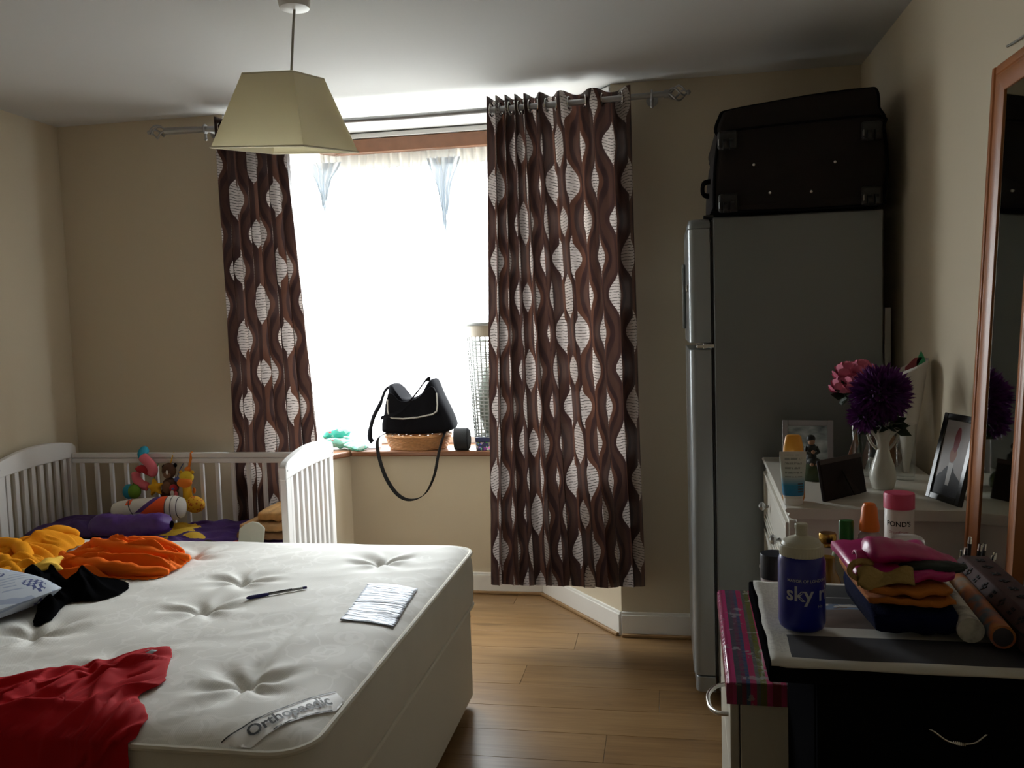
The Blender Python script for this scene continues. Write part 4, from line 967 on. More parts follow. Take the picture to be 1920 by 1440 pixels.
# ================================================================ white dresser (turned slightly)
DR = radians(-2.2); DZ = .935
dr_ = thing('dresser', 'white painted chest of drawers with crystal knobs beside the fridge', 'chest of drawers', (.318, 2.335, 0), DR)
W_, Ln = .465, .845
MB().box(.022, W_, .015, Ln-.005, .06, .905).build('carcass', DRESS, dr_, bevel=.003, world=False)
MB().box(.03, W_-.01, .03, Ln-.02, .0005, .06).build('plinth', DRESS, dr_, world=False)
tpf = [(-.004, .935), (-.008, .929), (-.004, .923), (.004, .921), (.000, .914), (.006, .908), (.014, .905), (W_+.004, .905), (W_+.004, .935)]
MB().prism(tpf, 0, Ln, 'y').build('top', DRESS, dr_, bevel=.0015, world=False)
for k in range(4):
    z0, z1 = .075+k*.208, .075+k*.208+.198
    if z1 > .90: z1 = .90
    d = MB().box(.004, .021, .025, Ln-.015, z0, z1).build('drawer', DRESS, dr_, bevel=.003, world=False)
    f_ = MB()
    for e in range(3):
        i = .008+e*.014; t = .004+.0*e
        f_.box(-.004+e*.002, .0045, .025+i, Ln-.015-i, z0+i, z0+i+.009).box(-.004+e*.002, .0045, .025+i, Ln-.015-i, z1-i-.009, z1-i)
    f_.box(-.004, .0045, .033, .042, z0+.012, z1-.012).box(-.004, .0045, Ln-.033, Ln-.024, z0+.012, z1-.012)
    f_.build('moulding', DRESS, d, bevel=.0015, world=False)
    for y in (.2, .645):
        kb = MB().lathe([(.004, 0), (.006, .004), (.005, .010), (.013, .016), (.016, .022), (.012, .030), (.004, .034)], 8)
        kb.xf(Matrix.Translation((-.0, y, (z0+z1)/2)) @ Matrix.Rotation(radians(-90), 4, 'Y')).build('knob', pm('crystal_knob', (.45, .46, .45), .08, .6), d, smooth=0, world=False)
ZD = DZ+.0005
# sun cream bottle and lotion tube
t = thing('orange_bottle', 'orange sun cream bottle behind the white lotion tube on the dresser', 'bottle', (.345, 2.425, ZD))
OBT = pm('orange_bottle_plastic', (.70, .28, .03), .4)
MB().lathe([(.005, 0), (.026, .001), (.030, .01), (.030, .10), (.026, .125)], 24, (.345, 2.425, ZD), 1, .6).build('body', OBT, t); MB().lathe([(.027, .125), (.0265, .15), (.021, .178), (.016, .183), (.003, .184)], 24, (.345, 2.425, ZD), 1, .6).build('cap', pm('amber_cap', (.78, .36, .04), .35), t)
def tubefn(g):
    x, y, z = g.coord('Object')
    tx = ((z*520.).sin().gt(.25))*z.gt(.075)*z.lt(.135)*(x.abs().lt(.022+.0))*g.noise(260, 1, stretch=(1, 1, .2)).gt(.44)
    c = g.ramp(z*(1/.15), [(0, (.64, .64, .58)), (.165, (.64, .64, .58)), (.17, (.01, .17, .36)), (.36, (.015, .24, .42)), (.52, (.50, .58, .54)), (1, (.58, .58, .52))], 'LINEAR')
    c = g.mix(tx*.75, c, (.16, .19, .18))
    bar = x.gt(.010)*x.lt(.024)*z.gt(.034)*z.lt(.060)*((z*900.).sin().gt(0.))
    g.base(g.mix(bar, c, (.06, .07, .08)))
tu = thing('lotion_tube', 'white and blue lotion tube standing on its cap on the dresser corner', 'tube', (.338, 2.385, ZD))
m = MB(); rr = []
for z, a, b in ((.018, .026, .020), (.03, .028, .021), (.06, .030, .018), (.10, .033, .011), (.13, .0345, .004), (.137, .0350, .0016), (.143, .0350, .0014)): rr.append([(a*cos(2*pi*j/28), b*sin(2*pi*j/28), z) for j in range(28)])
m.rings(rr).build('tube', pm('printed_tube', rough=.35, fn=tubefn), tu, smooth=60, world=False); MB().lathe([(.004, 0), (.024, 0), (.025, .004), (.0255, .018), (.004, .018)], 28, sy=.82).build('cap', WHITEP, tu, world=False)
# silver photo frame
def rectframe(name, label, cat, loc, rot, w_, h_, b_, d_, fm, pmx, back=None):
    """upright frame: local x width, z height, facing -y"""
    t = thing(name, label, cat, loc, rot=rot)
    f = MB(); f.box(-w_/2, -w_/2+b_, -d_/2, d_/2, 0, h_).box(w_/2-b_, w_/2, -d_/2, d_/2, 0, h_).box(-w_/2+b_, w_/2-b_, -d_/2, d_/2, 0, b_).box(-w_/2+b_, w_/2-b_, -d_/2, d_/2, h_-b_, h_)
    f.build('frame', fm, t, bevel=.002, world=False); MB().box(-w_/2+b_, w_/2-b_, -d_/2+.004, d_/2-.002, b_, h_-b_).build('picture', pmx, t, smooth=0, world=False)
    return t
def cloudfn(g):
    g.coord('Object'); n = g.noise(16, 3, stretch=(1, 1, 2.2)); g.base(g.ramp(n, [(.3, (.10, .13, .15)), (.5, (.34, .40, .43)), (.7, (.62, .68, .70))], 'LINEAR'))
sfm = rectframe('framed_photo', 'silver photo frame with a pale grey picture behind the lotion tube', 'photo frame', (.476, 3.02, ZD), (radians(-12), 0, radians(-10)), .165, .150, .019, .014, pm('silver_frame', (.34, .33, .36), .35, .3), pm('cloudy_photo', rough=.35, fn=cloudfn))
MB().prism([(-.015, .0), (.015, .0), (.012, .12), (-.012, .12)], 0, .003, 'y').xf(Matrix.Translation((0, .05, .004)) @ Matrix.Rotation(radians(21), 4, 'X')).build('stand', BLACKP, sfm, world=False)
# figurine
fg = thing('figurine', 'small figurine in dark clothes seated on a green rounded base', 'figurine', (.452, 2.745, ZD))
GB = pm('dark_green_glaze', (.035, .06, .022), .3, var=.4, vs=40); FD = pm('dark_robe', (.02, .022, .02), .6); SKIN = pm('painted_skin', (.35, .19, .11), .6)
MB().lathe([(.01, 0), (.040, .0), (.044, .006), (.045, .022), (.043, .034), (.034, .046), (.02, .052), (.003, .053)], 24, (.452, 2.745, ZD)).build('base', GB, fg)
MB().lathe([(.003, .05), (.015, .051), (.016, .07), (.014, .09), (.016, .10), (.010, .112), (.003, .113)], 18, (.442, 2.735, ZD)).ell((.447, 2.722, ZD+.060), .020, .018, .012).build('robe', FD, fg, smooth=180)
MB().ell((.442, 2.730, ZD+.120), .0105, .0105, .012).build('head', SKIN, fg, smooth=180); MB().ell((.441, 2.734, ZD+.128), .0135, .0135, .013).build('hood', FD, fg, smooth=180)
for s in (-1, 1): MB().tube([(.442+s*.014, 2.733, ZD+.103), (.442+s*.020, 2.722, ZD+.088), (.444+s*.004, 2.714, ZD+.084)], .005, 8).build('arm', FD, fg); MB().ell((.447+s*.008, 2.706, ZD+.052), .006, .006, .005).build('foot', SKIN, fg)
MB().ell((.444, 2.712, ZD+.090), .006, .004, .006).build('hands', SKIN, fg)
# dark frame seen from behind
ang = atan2(.149, .146)
dfm = thing('framed_photo', 'small dark brown photo frame seen from behind with its strut out', 'photo frame', (.491, 2.484, ZD), rot=(radians(-10), 0, ang))
DKB = pm('dark_brown_board', (.018, .011, .010), .6, spec=.12)
MB().box(-.098, .098, -.006, .006, 0, .112).build('back_board', DKB, dfm, bevel=.003, world=False)
MB().prism([(-.014, .0), (.014, .0), (.009, .075), (-.009, .075)], -.0015, .0015, 'y').xf(Matrix.Translation((.0, -.040, .006)) @ Matrix.Rotation(radians(-24), 4, 'X')).build('strut', DKB, dfm, world=False)
MB().box(-.098, .098, -.0075, -.0055, .1, .112).build('edge', pm('brown_frame_edge', (.035, .017, .014), .5), dfm, world=False)
# books leaning behind the vase
BC = [pm('copper_album_cover', (.20, .075, .035), .45, var=.4, vs=30), pm('brown_album_cover', (.12, .055, .045), .45, var=.5, vs=30)]
for k, (x, l_) in enumerate(((.600, 'copper brown photo album leaning behind the dark frame'), (.645, 'dark brown photo album leaning beside the vase'))):
    bk = thing('photo_album', l_, 'book', (x, 2.99, ZD), rot=(0, radians(17), radians(-14)))
    bk.location.z += .0
    c = MB().box(-.010, -.007, -.06, .06, .002, .135).box(.007, .010, -.06, .06, .002, .135).box(-.010, .010, -.062, -.059, .002, .135); c.build('cover', BC[k], bk, bevel=.001, world=False)
    MB().box(-.007, .007, -.058, .057, .006, .131).build('pages', pm('album_pages', (.30, .22, .16), .8), bk, world=False)
# vase with the purple flower
vx, vy = .618, 2.60
va = thing('vase', 'white ceramic vase with ruffled rim and two handles on the dresser', 'vase', (vx, vy, ZD))
VW = pm('white_ceramic', (.60, .60, .54), .25, bump=(30, .15, .004))
m = MB(); rr = []; nn = 48
for r, z, rf in ((.004, 0, 0), (.026, 0, 0), (.030, .004, 0), (.036, .03, 0), (.036, .045, 0), (.031, .07, 0), (.022, .095, 0), (.017, .115, 0), (.0165, .13, .0), (.020, .145, .05), (.030, .163, .12), (.042, .178, .2), (.040, .178, .2), (.027, .161, .12), (.015, .145, 0), (.013, .12, 0)):
    rr.append([(vx+r*(1+rf*sin(8*2*pi*j/nn))*cos(2*pi*j/nn), vy+r*(1+rf*sin(8*2*pi*j/nn))*sin(2*pi*j/nn), ZD+z+.02*rf*cos(8*2*pi*j/nn)) for j in range(nn)])
m.rings(rr, cap=False).build('body', VW, va, smooth=180)
for s in (-1, 1): MB().tube(curve3([(vx+s*.016, vy, ZD+.115), (vx+s*.032, vy, ZD+.135), (vx+s*.042, vy, ZD+.16), (vx+s*.036, vy, ZD+.172)], 12), .004, 8).build('handle', VW, va)
def petals(name, mat, c, R, n, L_, w_, seed, par, hemi=-1., cup=.25, world=True):
    """a ball of pointed petals, joined: the single petals are too small to pick apart"""
    rnd = random.Random(seed); m = MB()
    for i in range(n):
        z = 1-(1-hemi)*(i+.5)/n; a = i*2.39996+rnd.random()*.4; r = sqrt(max(0, 1-z*z)); d = Vector((r*cos(a), r*sin(a), z))
        t1 = d.orthogonal().normalized(); t1 = Matrix.Rotation(rnd.random()*6.28, 3, d) @ t1; t2 = d.cross(t1)
        b = Vector(c)+d*(R*.45); l = L_*(.8+.4*rnd.random()); ww = w_*(.8+.4*rnd.random()); dd = (d+t2*rnd.uniform(-.35, .35)).normalized()
        mid = b+dd*l*.55; tip = b+dd*l+t2*cup*l*rnd.uniform(-.6, .6)
        m.add([b, mid-t1*ww+t2*ww*.4, tip, mid+t1*ww+t2*ww*.4, mid-t2*ww*.3], [(0, 1, 4), (1, 2, 4), (2, 3, 4), (3, 0, 4)])
    o = m.build(name, mat, par, smooth=180, world=world); return o
pf = thing('purple_flower', 'large purple artificial chrysanthemum in the white vase', 'flower', (vx, vy, ZD+.14))
PUR = pm('purple_petals', (.11, .012, .16), .7, var=.5, vs=30); LEAF = pm('dark_green_leaf', (.012, .030, .012), .6)
petals('bloom', PUR, (.608, 2.585, 1.212), .085, 900, .048, .0062, 3, pf)['kind'] = 'stuff'
petals('side_bloom', PUR, (.564, 2.58, 1.150), .045, 220, .032, .005, 5, pf)['kind'] = 'stuff'
MB().tube([(vx, vy, ZD+.10), (.612, 2.592, 1.15)], .004, 6).build('stem', LEAF, pf)
petals('leaves', LEAF, (.618, 2.60, 1.122), .05, 40, .055, .014, 6, pf, -.4)['kind'] = 'stuff'
# glass with the pink flowers
gx, gy = .603, 2.80
gl = thing('glass_vase', 'tall clear glass vase behind the white vase holding pink flowers', 'vase', (gx, gy, ZD))
MB().lathe([(.003, .001), (.024, .001), (.026, .01), (.029, .10), (.036, .20), (.0345, .20), (.027, .10), (.024, .012), (.003, .010)], 28, (gx, gy, ZD), cap=False).build('glass', GLASS, gl, smooth=180)
pk = thing('pink_flowers', 'bunch of pink artificial roses in the glass vase', 'flower', (gx, gy, ZD+.19))
PNK = pm('pink_petals', (.62, .14, .24), .7, var=.25, vs=30)
for k, (x, y, z, r) in enumerate(((.560, 2.79, 1.258, .040), (.598, 2.775, 1.268, .036), (.542, 2.775, 1.217, .036), (.578, 2.755, 1.220, .042), (.618, 2.77, 1.252, .032))):
    m = MB()
    for q in range(26):                                       # broad cupped petals wrapped round a core
        rnd = random.Random(q+k*50); a = q*2.4; el = -.5+1.7*q/26; rr2 = r*(1-.35*q/26); d = Vector((cos(a)*cos(el), sin(a)*cos(el), sin(el))); t1 = Vector((-sin(a), cos(a), 0)); t2 = d.cross(t1); cc = Vector((x, y, z))
        wd_ = r*.55
        m.add([cc+d*rr2*.5-t2*wd_*.6, cc+d*rr2*.9-t1*wd_-t2*.1*wd_, cc+d*rr2*1.1-t1*wd_*.6+t2*wd_*.8, cc+d*rr2*1.15+t2*wd_*1.0, cc+d*rr2*1.1+t1*wd_*.6+t2*wd_*.8, cc+d*rr2*.9+t1*wd_-t2*.1*wd_, cc+d*rr2], [(0, 1, 6), (1, 2, 6), (2, 3, 6), (3, 4, 6), (4, 5, 6), (5, 0, 6)])
    m.build('rose', PNK, pk, smooth=180)
    MB().tube(curve3([(gx, gy, ZD+.03), (gx-.01, gy, ZD+.19), (x, y, z-r*.4)], 8), .0025, 6).build('stem', LEAF, pk)
petals('leaves', LEAF, (.585, 2.79, 1.19), .06, 36, .055, .015, 9, pk, -.2)['kind'] = 'stuff'
# tumbler, paper cone, doll, portrait
tg = thing('glass_tumbler', 'tall clear glass tumbler beside the white vase near the wall', 'glass', (.715, 2.74, ZD))
MB().lathe([(.003, .001), (.026, .001), (.028, .006), (.031, .17), (.0295, .17), (.0262, .012), (.003, .010)], 28, (.715, 2.74, ZD), cap=False).build('glass', GLASS, tg, smooth=180)
cn = thing('paper_cone', 'white paper cone holding a green and red artificial flower against the wall', 'bouquet', (.755, 2.87, ZD))
m = MB(); rr = []
for z, r, ox in ((.0, .008, 0), (.12, .026, .004), (.24, .043, .008), (.325, .055, .012), (.34, .052, .016), (.326, .052, .012), (.24, .040, .008), (.03, .008, .0)):
    rr.append([(.752+ox+r*cos(2*pi*j/32)*.9, 2.87+r*sin(2*pi*j/32), ZD+z+(.022*cos(2*pi*j/32) if z > .3 else 0)) for j in range(32)])
m.rings(rr, cap=False).build('wrapper', pm('white_tissue_paper', (.62, .58, .54), .8, bump=(30, .5, .006)), cn, smooth=180)
MB().prism([(0, 0), (.016, .028), (.012, .058), (0, .085), (-.012, .058), (-.016, .028)], -.002, .002, 'y').xf(Matrix.Translation((.792, 2.86, ZD+.30))).build('green_leaf', pm('bright_green_leaf', (.03, .30, .12), .5), cn)
MB().prism([(0, 0), (.014, .03), (.006, .075), (-.010, .06), (-.014, .02)], -.002, .002, 'y').xf(Matrix.Translation((.744, 2.86, ZD+.31)) @ Matrix.Rotation(radians(38), 4, 'Y')).build('red_leaf', pm('dark_red_leaf', (.22, .02, .025), .5), cn)
dl = thing('doll', 'small dark haired figure with a round tan body behind the vase', 'figurine', (.725, 2.945, ZD))
MB().ell((.725, 2.945, ZD+.036), .034, .032, .036).build('body', pm('tan_body', (.22, .11, .05), .7, var=.3, vs=50), dl, smooth=180)
MB().ell((.725, 2.940, ZD+.092), .022, .022, .024).build('head', SKIN, dl, smooth=180); MB().ell((.725, 2.950, ZD+.100), .027, .026, .026).build('hair', FD, dl, smooth=180)
def portfn(g):
    x, y, z = g.coord('Object'); n = g.noise(30, 2)
    suit = (z-.105+x.abs()*.9+(n-.5)*.03).lt(0.); shirt = (x.abs()-.010-(.10-z)*-.05).lt(0.)*z.gt(.045)*z.lt(.105); face = ((x/.014).pw(2.)+((z-.128)/.022).pw(2.)+(n-.5)*.9).lt(1.); hat = (((x-.003)/.012).pw(2.)+((z-.168)/.034).pw(2.)+(n-.5)*.9).lt(1.)
    c = g.mix(suit, (.36, .34, .34), (.03, .03, .035)); c = g.mix(shirt, c, (.55, .55, .55)); c = g.mix(face, c, (.28, .13, .09)); g.base(g.mix(hat, c, (.22, .045, .055)))
ptf = rectframe('framed_portrait', 'black framed portrait photo leaning on the wall beside the mirror', 'photo frame', (.722, 2.405, ZD+.004), (radians(-14), 0, radians(-74)), .145, .235, .018, .014, pm('black_frame_lacquer', (.018, .018, .017), .25), pm('portrait_photo', rough=.5, fn=portfn, spec=.2))
# ================================================================ mirror leaning on the wall
mr = thing('wall_mirror', 'tall wooden framed mirror leaning on the right wall behind the black cabinet', 'mirror', (.715, 2.064, .7165), rot=(0, radians(2.7), 0))
MW = pm('orange_pine_frame', (.36, .125, .035), .35, var=.25, vs=10); HW, MH, FWD = .146, 1.285, .060
fm_ = [(-.011, 0), (-.013, .006), (-.013, .018), (-.009, .022), (-.011, .028), (-.006, .050), (-.003, FWD), (.010, FWD), (.012, 0)]
for s in (-1, 1):
    MB().prism([(x, s*(HW-o)) for x, o in fm_], 0, MH, 'z').build('stile', MW, mr, bevel=.001, world=False)
for z0, s in ((0, 1), (MH, -1)):
    MB().prism([(x, z0+s*o) for x, o in fm_], -HW+FWD*.5, HW-FWD*.5, 'y').build('rail', MW, mr, bevel=.001, world=False) if True else None
for o in [c for c in mr.children if c.name.startswith('rail')]: pass
MB().box(.000, .006, -HW+FWD-.004, HW-FWD+.004, FWD-.004, MH-FWD+.004).build('glass', pm('mirror_silvering', (.62, .66, .62), .03, 1.), mr, smooth=0, world=False)
MB().box(.0125, .016, -HW+.01, HW-.01, .01, MH-.01).build('backing', DKB, mr, world=False)
cw = MB().tube(curve3([(.829, 2.30, 2.076), (.828, 2.26, 2.072), (.828, 2.19, 2.070), (.829, 2.10, 2.085), (.829, 2.0, 2.10)], 16), .003, 6).build('wall_cable', pm('grey_cable', (.2, .19, .16), .5)); tag(cw, 'thin grey cable running along the right wall above the mirror', 'cable')
# ================================================================ chest with the striped cover
SX, SYA, SYB, SZT = .118, 1.715, 2.305, .705
ch = thing('striped_chest', 'white chest of drawers with a striped plastic cover and bow handles', 'chest of drawers', (.437, 2.0, 0))
CHW = pm('ivory_laminate', (.55, .53, .45), .4)
MB().box(SX+.024, .745, SYA+.004, SYB-.004, .05, SZT-.002).build('carcass', CHW, ch, bevel=.002)
MB().box(SX+.04, .73, SYA+.02, SYB-.02, .0005, .05).build('plinth', CHW, ch)
for k in range(3):
    z0 = .06+k*.215; d = MB().box(SX+.004, SX+.022, SYA+.006, SYB-.006, z0, z0+.209).build('drawer', CHW, ch, bevel=.003)
    yc = 1.86
    MB().tube(curve3([(SX+.006, yc-.075, z0+.125), (SX-.018, yc-.066, z0+.122), (SX-.034, yc-.03, z0+.118), (SX-.036, yc+.03, z0+.118), (SX-.018, yc+.066, z0+.122), (SX+.006, yc+.075, z0+.125)], 24), .0050, 8).build('bow_handle', CHROME, d, smooth=180)
def stripefn(g):
    x, y, z = g.coord('Object')
    t = (x-z*.0)*(1/.62)+.0
    cols = [(.0, (.30, .02, .10)), (.03, (.40, .03, .14)), (.05, (.05, .05, .075)), (.075, (.12, .03, .07)), (.10, (.03, .06, .13)), (.12, (.32, .02, .09)), (.15, (.085, .085, .085)), (.17, (.10, .10, .02)), (.20, (.36, .03, .11)), (.23, (.16, .02, .03)), (.27, (.33, .03, .10)), (.30, (.07, .07, .10)), (.34, (.02, .08, .13)), (.37, (.34, .03, .12)), (.42, (.09, .09, .02)), (.46, (.30, .02, .08)), (.52, (.06, .06, .10)), (.60, (.34, .03, .11))]
    c1 = g.ramp((t*1.6).frac(), cols)
    sc = g.voronoi(70, 'DISTANCE_TO_EDGE'); sl = g.noise(40, 3)
    g.base(g.mix((sl.gt(.63))*.55, c1, (.28, .28, .29))); g.bump(g.noise(55, 4), .5, .004)
STR = pm('striped_glossy_vinyl', rough=.22, fn=stripefn, coat=.3)
sx0 = SX-.003
cv = MB(); cvp = [(sx0, SZT-.03), (sx0, SZT+.003), (sx0+.006, SZT+.010), (.75, SZT+.010), (.752, SZT-.02), (.748, SZT-.02), (.746, SZT), (sx0+.008, SZT), (sx0+.004, SZT-.03)]
cvo = cv.prism([(x-sx0, z) for x, z in cvp], SYA-.004, SYB+.004, 'y').build('cover', STR, None, bevel=.002); cvo.parent = ch; cvo.location = (sx0-.437, -2.0, 0)
fe = MB().box(0, .62, SYA-.006, SYA-.003, SZT-.034, SZT+.008).build('cover_hem', STR, None); fe.parent = ch; fe.location = (sx0-.437, -2.0, 0)
ch.rotation_euler = (0, 0, radians(-1.7)); ch.location.x += .006
ZQ = SZT+.0105
def bottle(name, label, cat, loc, parts, sy=1.):
    t = thing(name, label, cat, loc)
    for pn_, mt, prof in parts: MB().lathe(prof, 26, loc, 1, sy).build(pn_, mt, t, smooth=45)
    return t
NAVY = pm('navy_lid_plastic', (.010, .013, .028), .35)
def floralfn(g):
    g.coord('Object'); g.base(g.mix(g.voronoi(55).lt(.32)*g.noise(30, 1).gt(.42), (.60, .56, .60), (.10, .10, .16)))
bottle('lidded_jar', 'white patterned jar with a tall navy lid at the left of the bottles', 'jar', (.250, 2.06, ZQ), [('jar', pm('floral_jar', rough=.3, fn=floralfn), [(.004, 0), (.030, 0), (.033, .005), (.033, .115), (.004, .116)]), ('lid', NAVY, [(.004, .116), (.0345, .116), (.0345, .168), (.033, .172), (.004, .172)])])
bottle('cream_pot', 'small pale pink pot between the navy lidded jar and the sports bottle', 'pot', (.262, 1.95, ZQ), [('pot', pm('pale_pink_plastic', (.60, .44, .40), .4), [(.003, 0), (.016, 0), (.018, .01), (.018, .13), (.003, .131)]), ('lid', pm('blush_lid', (.62, .48, .44), .4), [(.003, .131), (.0187, .131), (.0187, .168), (.017, .171), (.003, .171)])])
GOLD = pm('gold_cap', (.55, .33, .08), .25, 1.); OIL = pm('golden_oil', (.36, .17, .008), .12, coat=.4)
bottle('oil_bottle', 'glass bottle of golden oil with a gold screw cap beside the sports bottle', 'bottle', (.345, 1.93, ZQ), [('oil', OIL, [(.003, .003), (.030, .003), (.031, .01), (.031, .135), (.024, .158), (.0155, .175), (.0150, .202), (.003, .202)]), ('glass', GLASS, [(.003, .001), (.033, .001), (.034, .01), (.034, .136), (.0265, .162), (.0175, .178), (.0170, .228), (.0150, .228)]), ('label', pm('amber_label', (.32, .10, .012), .5), [(.0345, .03), (.0348, .03), (.0348, .118), (.0345, .118)]), ('cap', GOLD, [(.003, .226), (.0185, .226), (.0185, .232), (.0172, .234), (.0185, .236), (.0185, .252), (.017, .255), (.003, .255)])])
bottle('green_cap_bottle', 'clear bottle with a dark green cap behind the oil bottle', 'bottle', (.410, 2.06, ZQ), [('body', pm('pale_green_gel', (.30, .34, .22), .2, coat=.3), [(.003, 0), (.030, 0), (.033, .006), (.033, .17), (.028, .19), (.015, .20), (.003, .20)]), ('label', pm('grey_green_label', (.36, .38, .26), .5), [(.0332, .05), (.0336, .05), (.0336, .16), (.0332, .16)]), ('cap', pm('dark_green_cap', (.012, .12, .022), .4), [(.003, .20), (.017, .20), (.017, .250), (.015, .253), (.003, .253)])], .62)
bottle('orange_cap_bottle', 'clear pink lotion bottle with an orange dome cap', 'bottle', (.458, 2.05, ZQ), [('body', pm('pearl_pink_gel', (.42, .32, .33), .15, coat=.4), [(.003, 0), (.026, 0), (.028, .006), (.028, .19), (.024, .222), (.017, .234), (.003, .234)]), ('cap', pm('orange_dome_cap', (.75, .16, .015), .35), [(.003, .232), (.0215, .232), (.0225, .240), (.019, .262), (.017, .285), (.012, .295), (.003, .297)])])
def talcfn(g):
    x, y, z = g.coord('Object'); c = g.ramp(z*(1/.26), [(0, (.55, .12, .16)), (.35, (.60, .36, .36)), (.62, (.64, .58, .54)), (1, (.66, .62, .58))], 'LINEAR'); g.base(c)
tx_, ty_ = .545, 2.14
tal = thing('talc_bottle', 'white and pink talcum powder bottle with a rose pink lid', 'bottle', (tx_, ty_, ZQ))
MB().lathe([(.003, 0), (.031, 0), (.033, .004), (.033, .262), (.031, .266), (.003, .266)], 32, (tx_, ty_, ZQ)).build('body', pm('talc_print', rough=.35, fn=talcfn), tal, smooth=45)
MB().lathe([(.003, .266), (.0345, .266), (.0345, .298), (.033, .302), (.028, .303), (.003, .301)], 32, (tx_, ty_, ZQ)).build('lid', pm('rose_pink_lid', (.62, .07, .16), .4), tal, smooth=45)
def wrap(text, size, R, c, z, a0, mat, par, name, shear=0., bold=0., ws=1.):
    vs, fs = text_geo(text, size, shear, 0, bold)
    out = [(c[0]+R*cos(a0+v[0]*ws/R), c[1]+R*sin(a0+v[0]*ws/R), z+v[1]) for v in vs]
    return MB().add(out, fs).build(name, mat, par, smooth=0)
RIM = radians(-106)
wrap("POND'S", .0165, .0333, (tx_, ty_), ZQ+.232, RIM, INK, tal, 'brand_lettering', 0, .0003)
wrap('Dreamflower', .0085, .0333, (tx_, ty_), ZQ+.213, RIM, pm('rose_print', (.35, .06, .10), .6), tal, 'lettering'); wrap('fragrant', .0065, .0333, (tx_, ty_), ZQ+.201, RIM, MATS['rose_print'], tal, 'small_lettering')
tlc = wrap('TALC', .010, .0333, (tx_, ty_), ZQ+.180, RIM, MATS['rose_print'], tal, 'lower_lettering')
PJW = pm('pearl_white_plastic', (.58, .55, .54), .3); PJP = pm('pearl_pink_plastic', (.58, .36, .40), .35)
bottle('cream_jar', 'pearl pink cream jar with a wide lid in front of the talcum bottle', 'jar', (.528, 2.00, ZQ), [('jar', PJP, [(.003, 0), (.034, 0), (.038, .01), (.036, .195), (.003, .196)]), ('lid', PJW, [(.003, .196), (.037, .196), (.034, .225), (.028, .231), (.003, .232)])])
bottle('cream_jar', 'low white domed jar between the pink pouch and the pearl jar', 'jar', (.488, 1.90, ZQ), [('jar', PJW, [(.003, 0), (.022, 0), (.024, .006), (.024, .185), (.003, .186)]), ('lid', PJW, [(.003, .186), (.0245, .186), (.023, .198), (.015, .206), (.003, .208)])])
bottle('cream_jar', 'small white straight sided jar at the right of the jars', 'jar', (.538, 1.92, ZQ), [('jar', PJW, [(.003, 0), (.020, 0), (.0215, .004), (.0215, .165), (.003, .166)]), ('lid', PJW, [(.003, .166), (.022, .166), (.022, .193), (.020, .196), (.003, .196)])])
bottle('perfume_bottle', 'clear perfume bottle with a yellow ball stopper', 'bottle', (.462, 1.93, ZQ), [('body', GLASS, [(.003, 0), (.026, 0), (.028, .006), (.028, .175), (.012, .198), (.010, .204)]), ('stopper', pm('yellow_ball', (.58, .48, .10), .35), [(.003, .200), (.012, .203), (.019, .212), (.0215, .223), (.019, .235), (.011, .243), (.003, .245)])])
mc = thing('makeup_pencils', 'bundle of black makeup pencils in a cup near the mirror', 'pencils', (.600, 1.86, ZQ))
MB().lathe([(.003, 0), (.028, 0), (.030, .004), (.032, .13), (.030, .13), (.028, .006), (.003, .005)], 24, (.600, 1.86, ZQ), cap=False).build('cup', BLACKP, mc, smooth=45)
for k in range(7):
    a = k*.9; b0 = (.600+.012*cos(a), 1.86+.012*sin(a), ZQ+.01); b1 = (.600+.030*cos(a)+.022, 1.86+.028*sin(a)-.01, ZQ+.225+.012*(k % 3)); q = MB().cyl(b0, b1, .0042, n=8).build('pencil', BLACKP if k % 3 else pm('cream_pencil', (.5, .42, .34), .4), mc)
    v_ = (Vector(b1)-Vector(b0)).normalized(); MB().cyl(b1, tuple(Vector(b1)+v_*.014), .0045, .0035, 8).build('tip', CHROME, q)
# ================================================================ black cabinet and its load
KZ = .930
kb = thing('black_cabinet', 'black painted cabinet with wire bow handle in the near right corner', 'cabinet', (.47, 1.48, 0))
MB().box(.145, .815, 1.285, 1.692, KZ-.030, KZ).build('top', BLACKW, kb, bevel=.003)
MB().box(.215, .80, 1.325, 1.672, .04, KZ-.030).build('carcass', BLACKW, kb, bevel=.002)
MB().box(.225, .79, 1.345, 1.66, .0005, .04).build('plinth', BLACKW, kb)
for k in range(4):
    z1 = KZ-.036-k*.212; z0 = max(.05, z1-.206)
    d = MB().box(.217, .798, 1.307, 1.3245, z0, z1).build('drawer', BLACKW, kb, bevel=.003)
    hz = z1-.066; hpts = [(.366, 1.306, hz+.004), (.374, 1.292, hz+.010), (.392, 1.288, hz-.002), (.41, 1.288, hz-.006), (.430, 1.288, hz-.003), (.446, 1.292, hz+.008), (.456, 1.306, hz)]
    hh = MB().tube(curve3(hpts, 26), .0017, 6).build('bow_handle', CHROME, d, smooth=180)
    MB().tube([(.401+i*.0006, 1.288+.0028*cos(i*1.6), hz-.0055+.0028*sin(i*1.6)) for i in range(30)], .0009, 5).build('coil', CHROME, hh)
